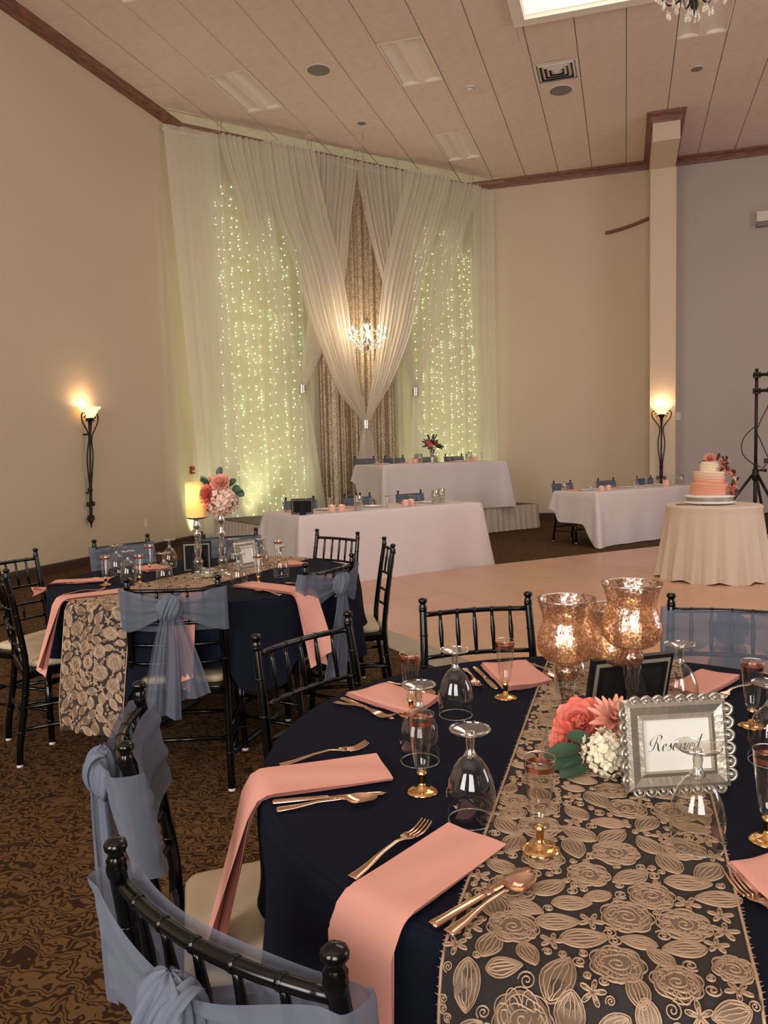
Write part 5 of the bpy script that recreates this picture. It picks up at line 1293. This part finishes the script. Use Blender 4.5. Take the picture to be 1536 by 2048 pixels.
def tier_mat(name, c0, c1, zlo, zhi):
    m = bpy.data.materials.new(name); m.use_nodes = True; nt = m.node_tree; b = nt.nodes['Principled BSDF']; b.inputs['Roughness'].default_value = .6
    tc = nt.nodes.new('ShaderNodeTexCoord'); sp = nt.nodes.new('ShaderNodeSeparateXYZ'); mr = nt.nodes.new('ShaderNodeMapRange')
    mr.inputs['From Min'].default_value = zlo; mr.inputs['From Max'].default_value = zhi
    r = nt.nodes.new('ShaderNodeValToRGB'); r.color_ramp.elements[0].color = lin(c0); r.color_ramp.elements[1].color = lin(c1)
    nt.links.new(tc.outputs['Object'], sp.inputs[0]); nt.links.new(sp.outputs[2], mr.inputs[0]); nt.links.new(mr.outputs[0], r.inputs[0]); nt.links.new(r.outputs[0], b.inputs['Base Color'])
    return m
t = thing('wedding_cake', 'three-tier peach to ivory ombre wedding cake with rippled icing', 'cake', (cx, cy, cz+.094))
for nm, r, z0, h, m_ in (('bottom_tier', .183, 0, .122, 'cake1'), ('middle_tier', .153, .122, .115, tier_mat('peach_fade_icing', (228, 164, 136), (232, 204, 178), .13, .215)), ('top_tier', .095, .237, .10, 'cake3')):
    def fn(a, b, r=r, z0=z0, h=h):
        th = 2*PI*a; q = b*1.3
        if q <= 1:
            rr_ = r+.0025*math.sin((q*h)*230+5*math.sin(th*1+.6)+1.2*math.sin(3*th)); return (rr_*math.cos(th), rr_*math.sin(th), z0+h*q)
        f = (q-1)/.3; return (r*(1-f)*math.cos(th), r*(1-f)*math.sin(th), z0+h+.001*f)
    MB().grid(fn, 72, 52, True).obj(nm, m_, t)
t = thing('cake_flowers', 'cascade of coral and pink roses down the right side of cake', 'flowers', (cx, cy, cz+.094)); rn = random.Random(8)
bloom(t, 'rose', (.0, -.03, .372), .055, 'peach', 5, seed=12, tilt=(-.1, -.7, .7))
pts = [(.075, -.05, .365), (.11, -.06, .335), (.095, -.085, .345), (.13, -.03, .30), (.115, -.07, .27), (.155, -.04, .345), (.16, -.05, .26), (.185, -.03, .235), (.18, -.07, .21), (.21, -.04, .195), (.215, -.08, .16), (.235, -.03, .14), (.21, -.05, .10), (.19, -.11, .065), (.22, -.10, .075), (.19, -.11, .02), (.225, -.09, .015), (.235, -.06, .045)]
for i, (x, y, z) in enumerate(pts):
    mb = MB(); rose_small(mb, (x, y, z), .032 if i % 3 else .038, (x*2, -.8, .35), rn); mb.obj('rose', ('pinkrose', 'coral', 'peach')[i % 3] if i != 10 else 'hyd', t)
for i in range(16):
    x, y, z = pts[(i*5) % 18]; leaf(t, (x, y+.01, z), (rn.uniform(-.2, 1), -.4, rn.uniform(-.5, .7)), (0, -1, .2), .06, .014, 'leafd')
leaf(t, (-.04, -.03, .342), (-1, -.2, -.1), (0, -.3, 1), .07, .018, 'leafd')
t = thing('cake_knife', 'silver cake knife lying left of the cake stand', 'knife', (.49, 8.33, cz+.001), .25)
MB().box((0, -.012, 0), (.12, .012, .012)).obj('handle', 'rose', t, False); MB().add([(.12, -.01, .004), (.3, .0, .004), (.12, .014, .004), (.12, -.01, .007), (.3, .0, .007), (.12, .014, .007)], [(0, 2, 1), (3, 4, 5), (0, 1, 4, 3), (1, 2, 5, 4), (2, 0, 3, 5)]).obj('blade', 'silver', t, False)
# ------------------------------------------------------------------ lighting stand at the right edge
t = thing('lighting_stand', 'black tripod lighting stand with two crossbars at right edge', 'light stand', (1.75, 12.0, 0))
MB().tube([(0, 0, .25), (0, 0, 1.1)], .028, 10).obj('lower_pole', 'blackm', t); MB().tube([(0, 0, .95), (0, 0, 2.42)], .022, 10).obj('upper_pole', 'blackm', t)
MB().tube([(0, 0, .86), (0, 0, 1.02)], .045, 10).obj('leg_collar', 'blackm', t); MB().tube([(0, 0, .30), (0, 0, .38)], .04, 10).obj('brace_collar', 'blackm', t)
MB().tube([(.03, 0, 1.0), (.11, -.02, 1.0)], .012, 8).obj('knob', 'blackm', t); MB().ball((.12, -.02, 1.0), .026).obj('knob', 'blackm', t)
for a in (3.35, 5.3, 1.2):
    e = (.72*math.cos(a), .72*math.sin(a), .02); MB().tube([(.04*math.cos(a), .04*math.sin(a), .94), e], .02, 8).obj('leg', 'blackm', t)
    m_ = (.40*math.cos(a), .40*math.sin(a), .47); MB().tube([(0, 0, .33), m_], .012, 6).obj('brace', 'blackm', t)
    MB().ball(e, .03).obj('rubber_foot', 'blackm', t)
for z in (2.33, 2.11):
    MB().tube([(-.05, -.03, z), (1.3, -.25, z)], .022, 8).obj('crossbar', 'blackm', t)
    MB().box((-.045, -.045, z-.04), (.05, .03, z+.04)).obj('clamp', 'blackm', t, False); MB().box((.13, -.075, z-.03), (.21, -.02, z+.045)).obj('clamp', 'blackm', t, False)
for pts in ([(.16, -.05, 2.08), (.14, -.06, 1.9), (.06, -.05, 1.72), (.02, -.04, 1.6)], [(-.02, -.04, 1.62), (-.17, -.06, 1.45), (-.18, -.06, 1.25), (-.05, -.05, 1.1), (.06, -.05, 1.05)], [(.02, -.04, 1.5), (.12, -.05, 1.25), (.16, -.05, 1.15), (.10, -.05, 1.05), (.02, -.04, .98)]):
    MB().tube(smooth_path(pts, 6), .007, 6).obj('cable', 'blackm', t)
MB().box((.10, -.08, 1.10), (.20, -.02, 1.17), Matrix.Rotation(.0, 3, 'Y')).obj('cable_plug', 'blackm', t, False)
t2 = thing('stage_light', 'black round stage light hanging from the lower crossbar', 'stage light', (2.05, 11.92, 1.98))
MB().lathe([(.001, -.10), (.08, -.10), (.09, .06), (.05, .10), (.001, .10)], n=20).obj('housing', 'blackm', t2); MB().tube([(0, 0, .08), (0, 0, .14)], .014, 6).obj('yoke', 'blackm', t2); MB().lathe([(.001, -.102), (.07, -.102)], n=20).obj('lens', 'grey', t2)
t = thing('equipment_case', 'black equipment case on the floor behind the cake table', 'case', (2.75, 12.9, 0), -.3)
MB().slab([(-.35, -.25), (.35, -.25), (.35, .25), (-.35, .25)], .0, .62, .02, 2).obj('body', 'blackm', t); MB().tube([(-.08, -.26, .55), (-.08, -.29, .55), (.08, -.29, .55), (.08, -.26, .55)], .008, 6).obj('handle', 'iron', t)
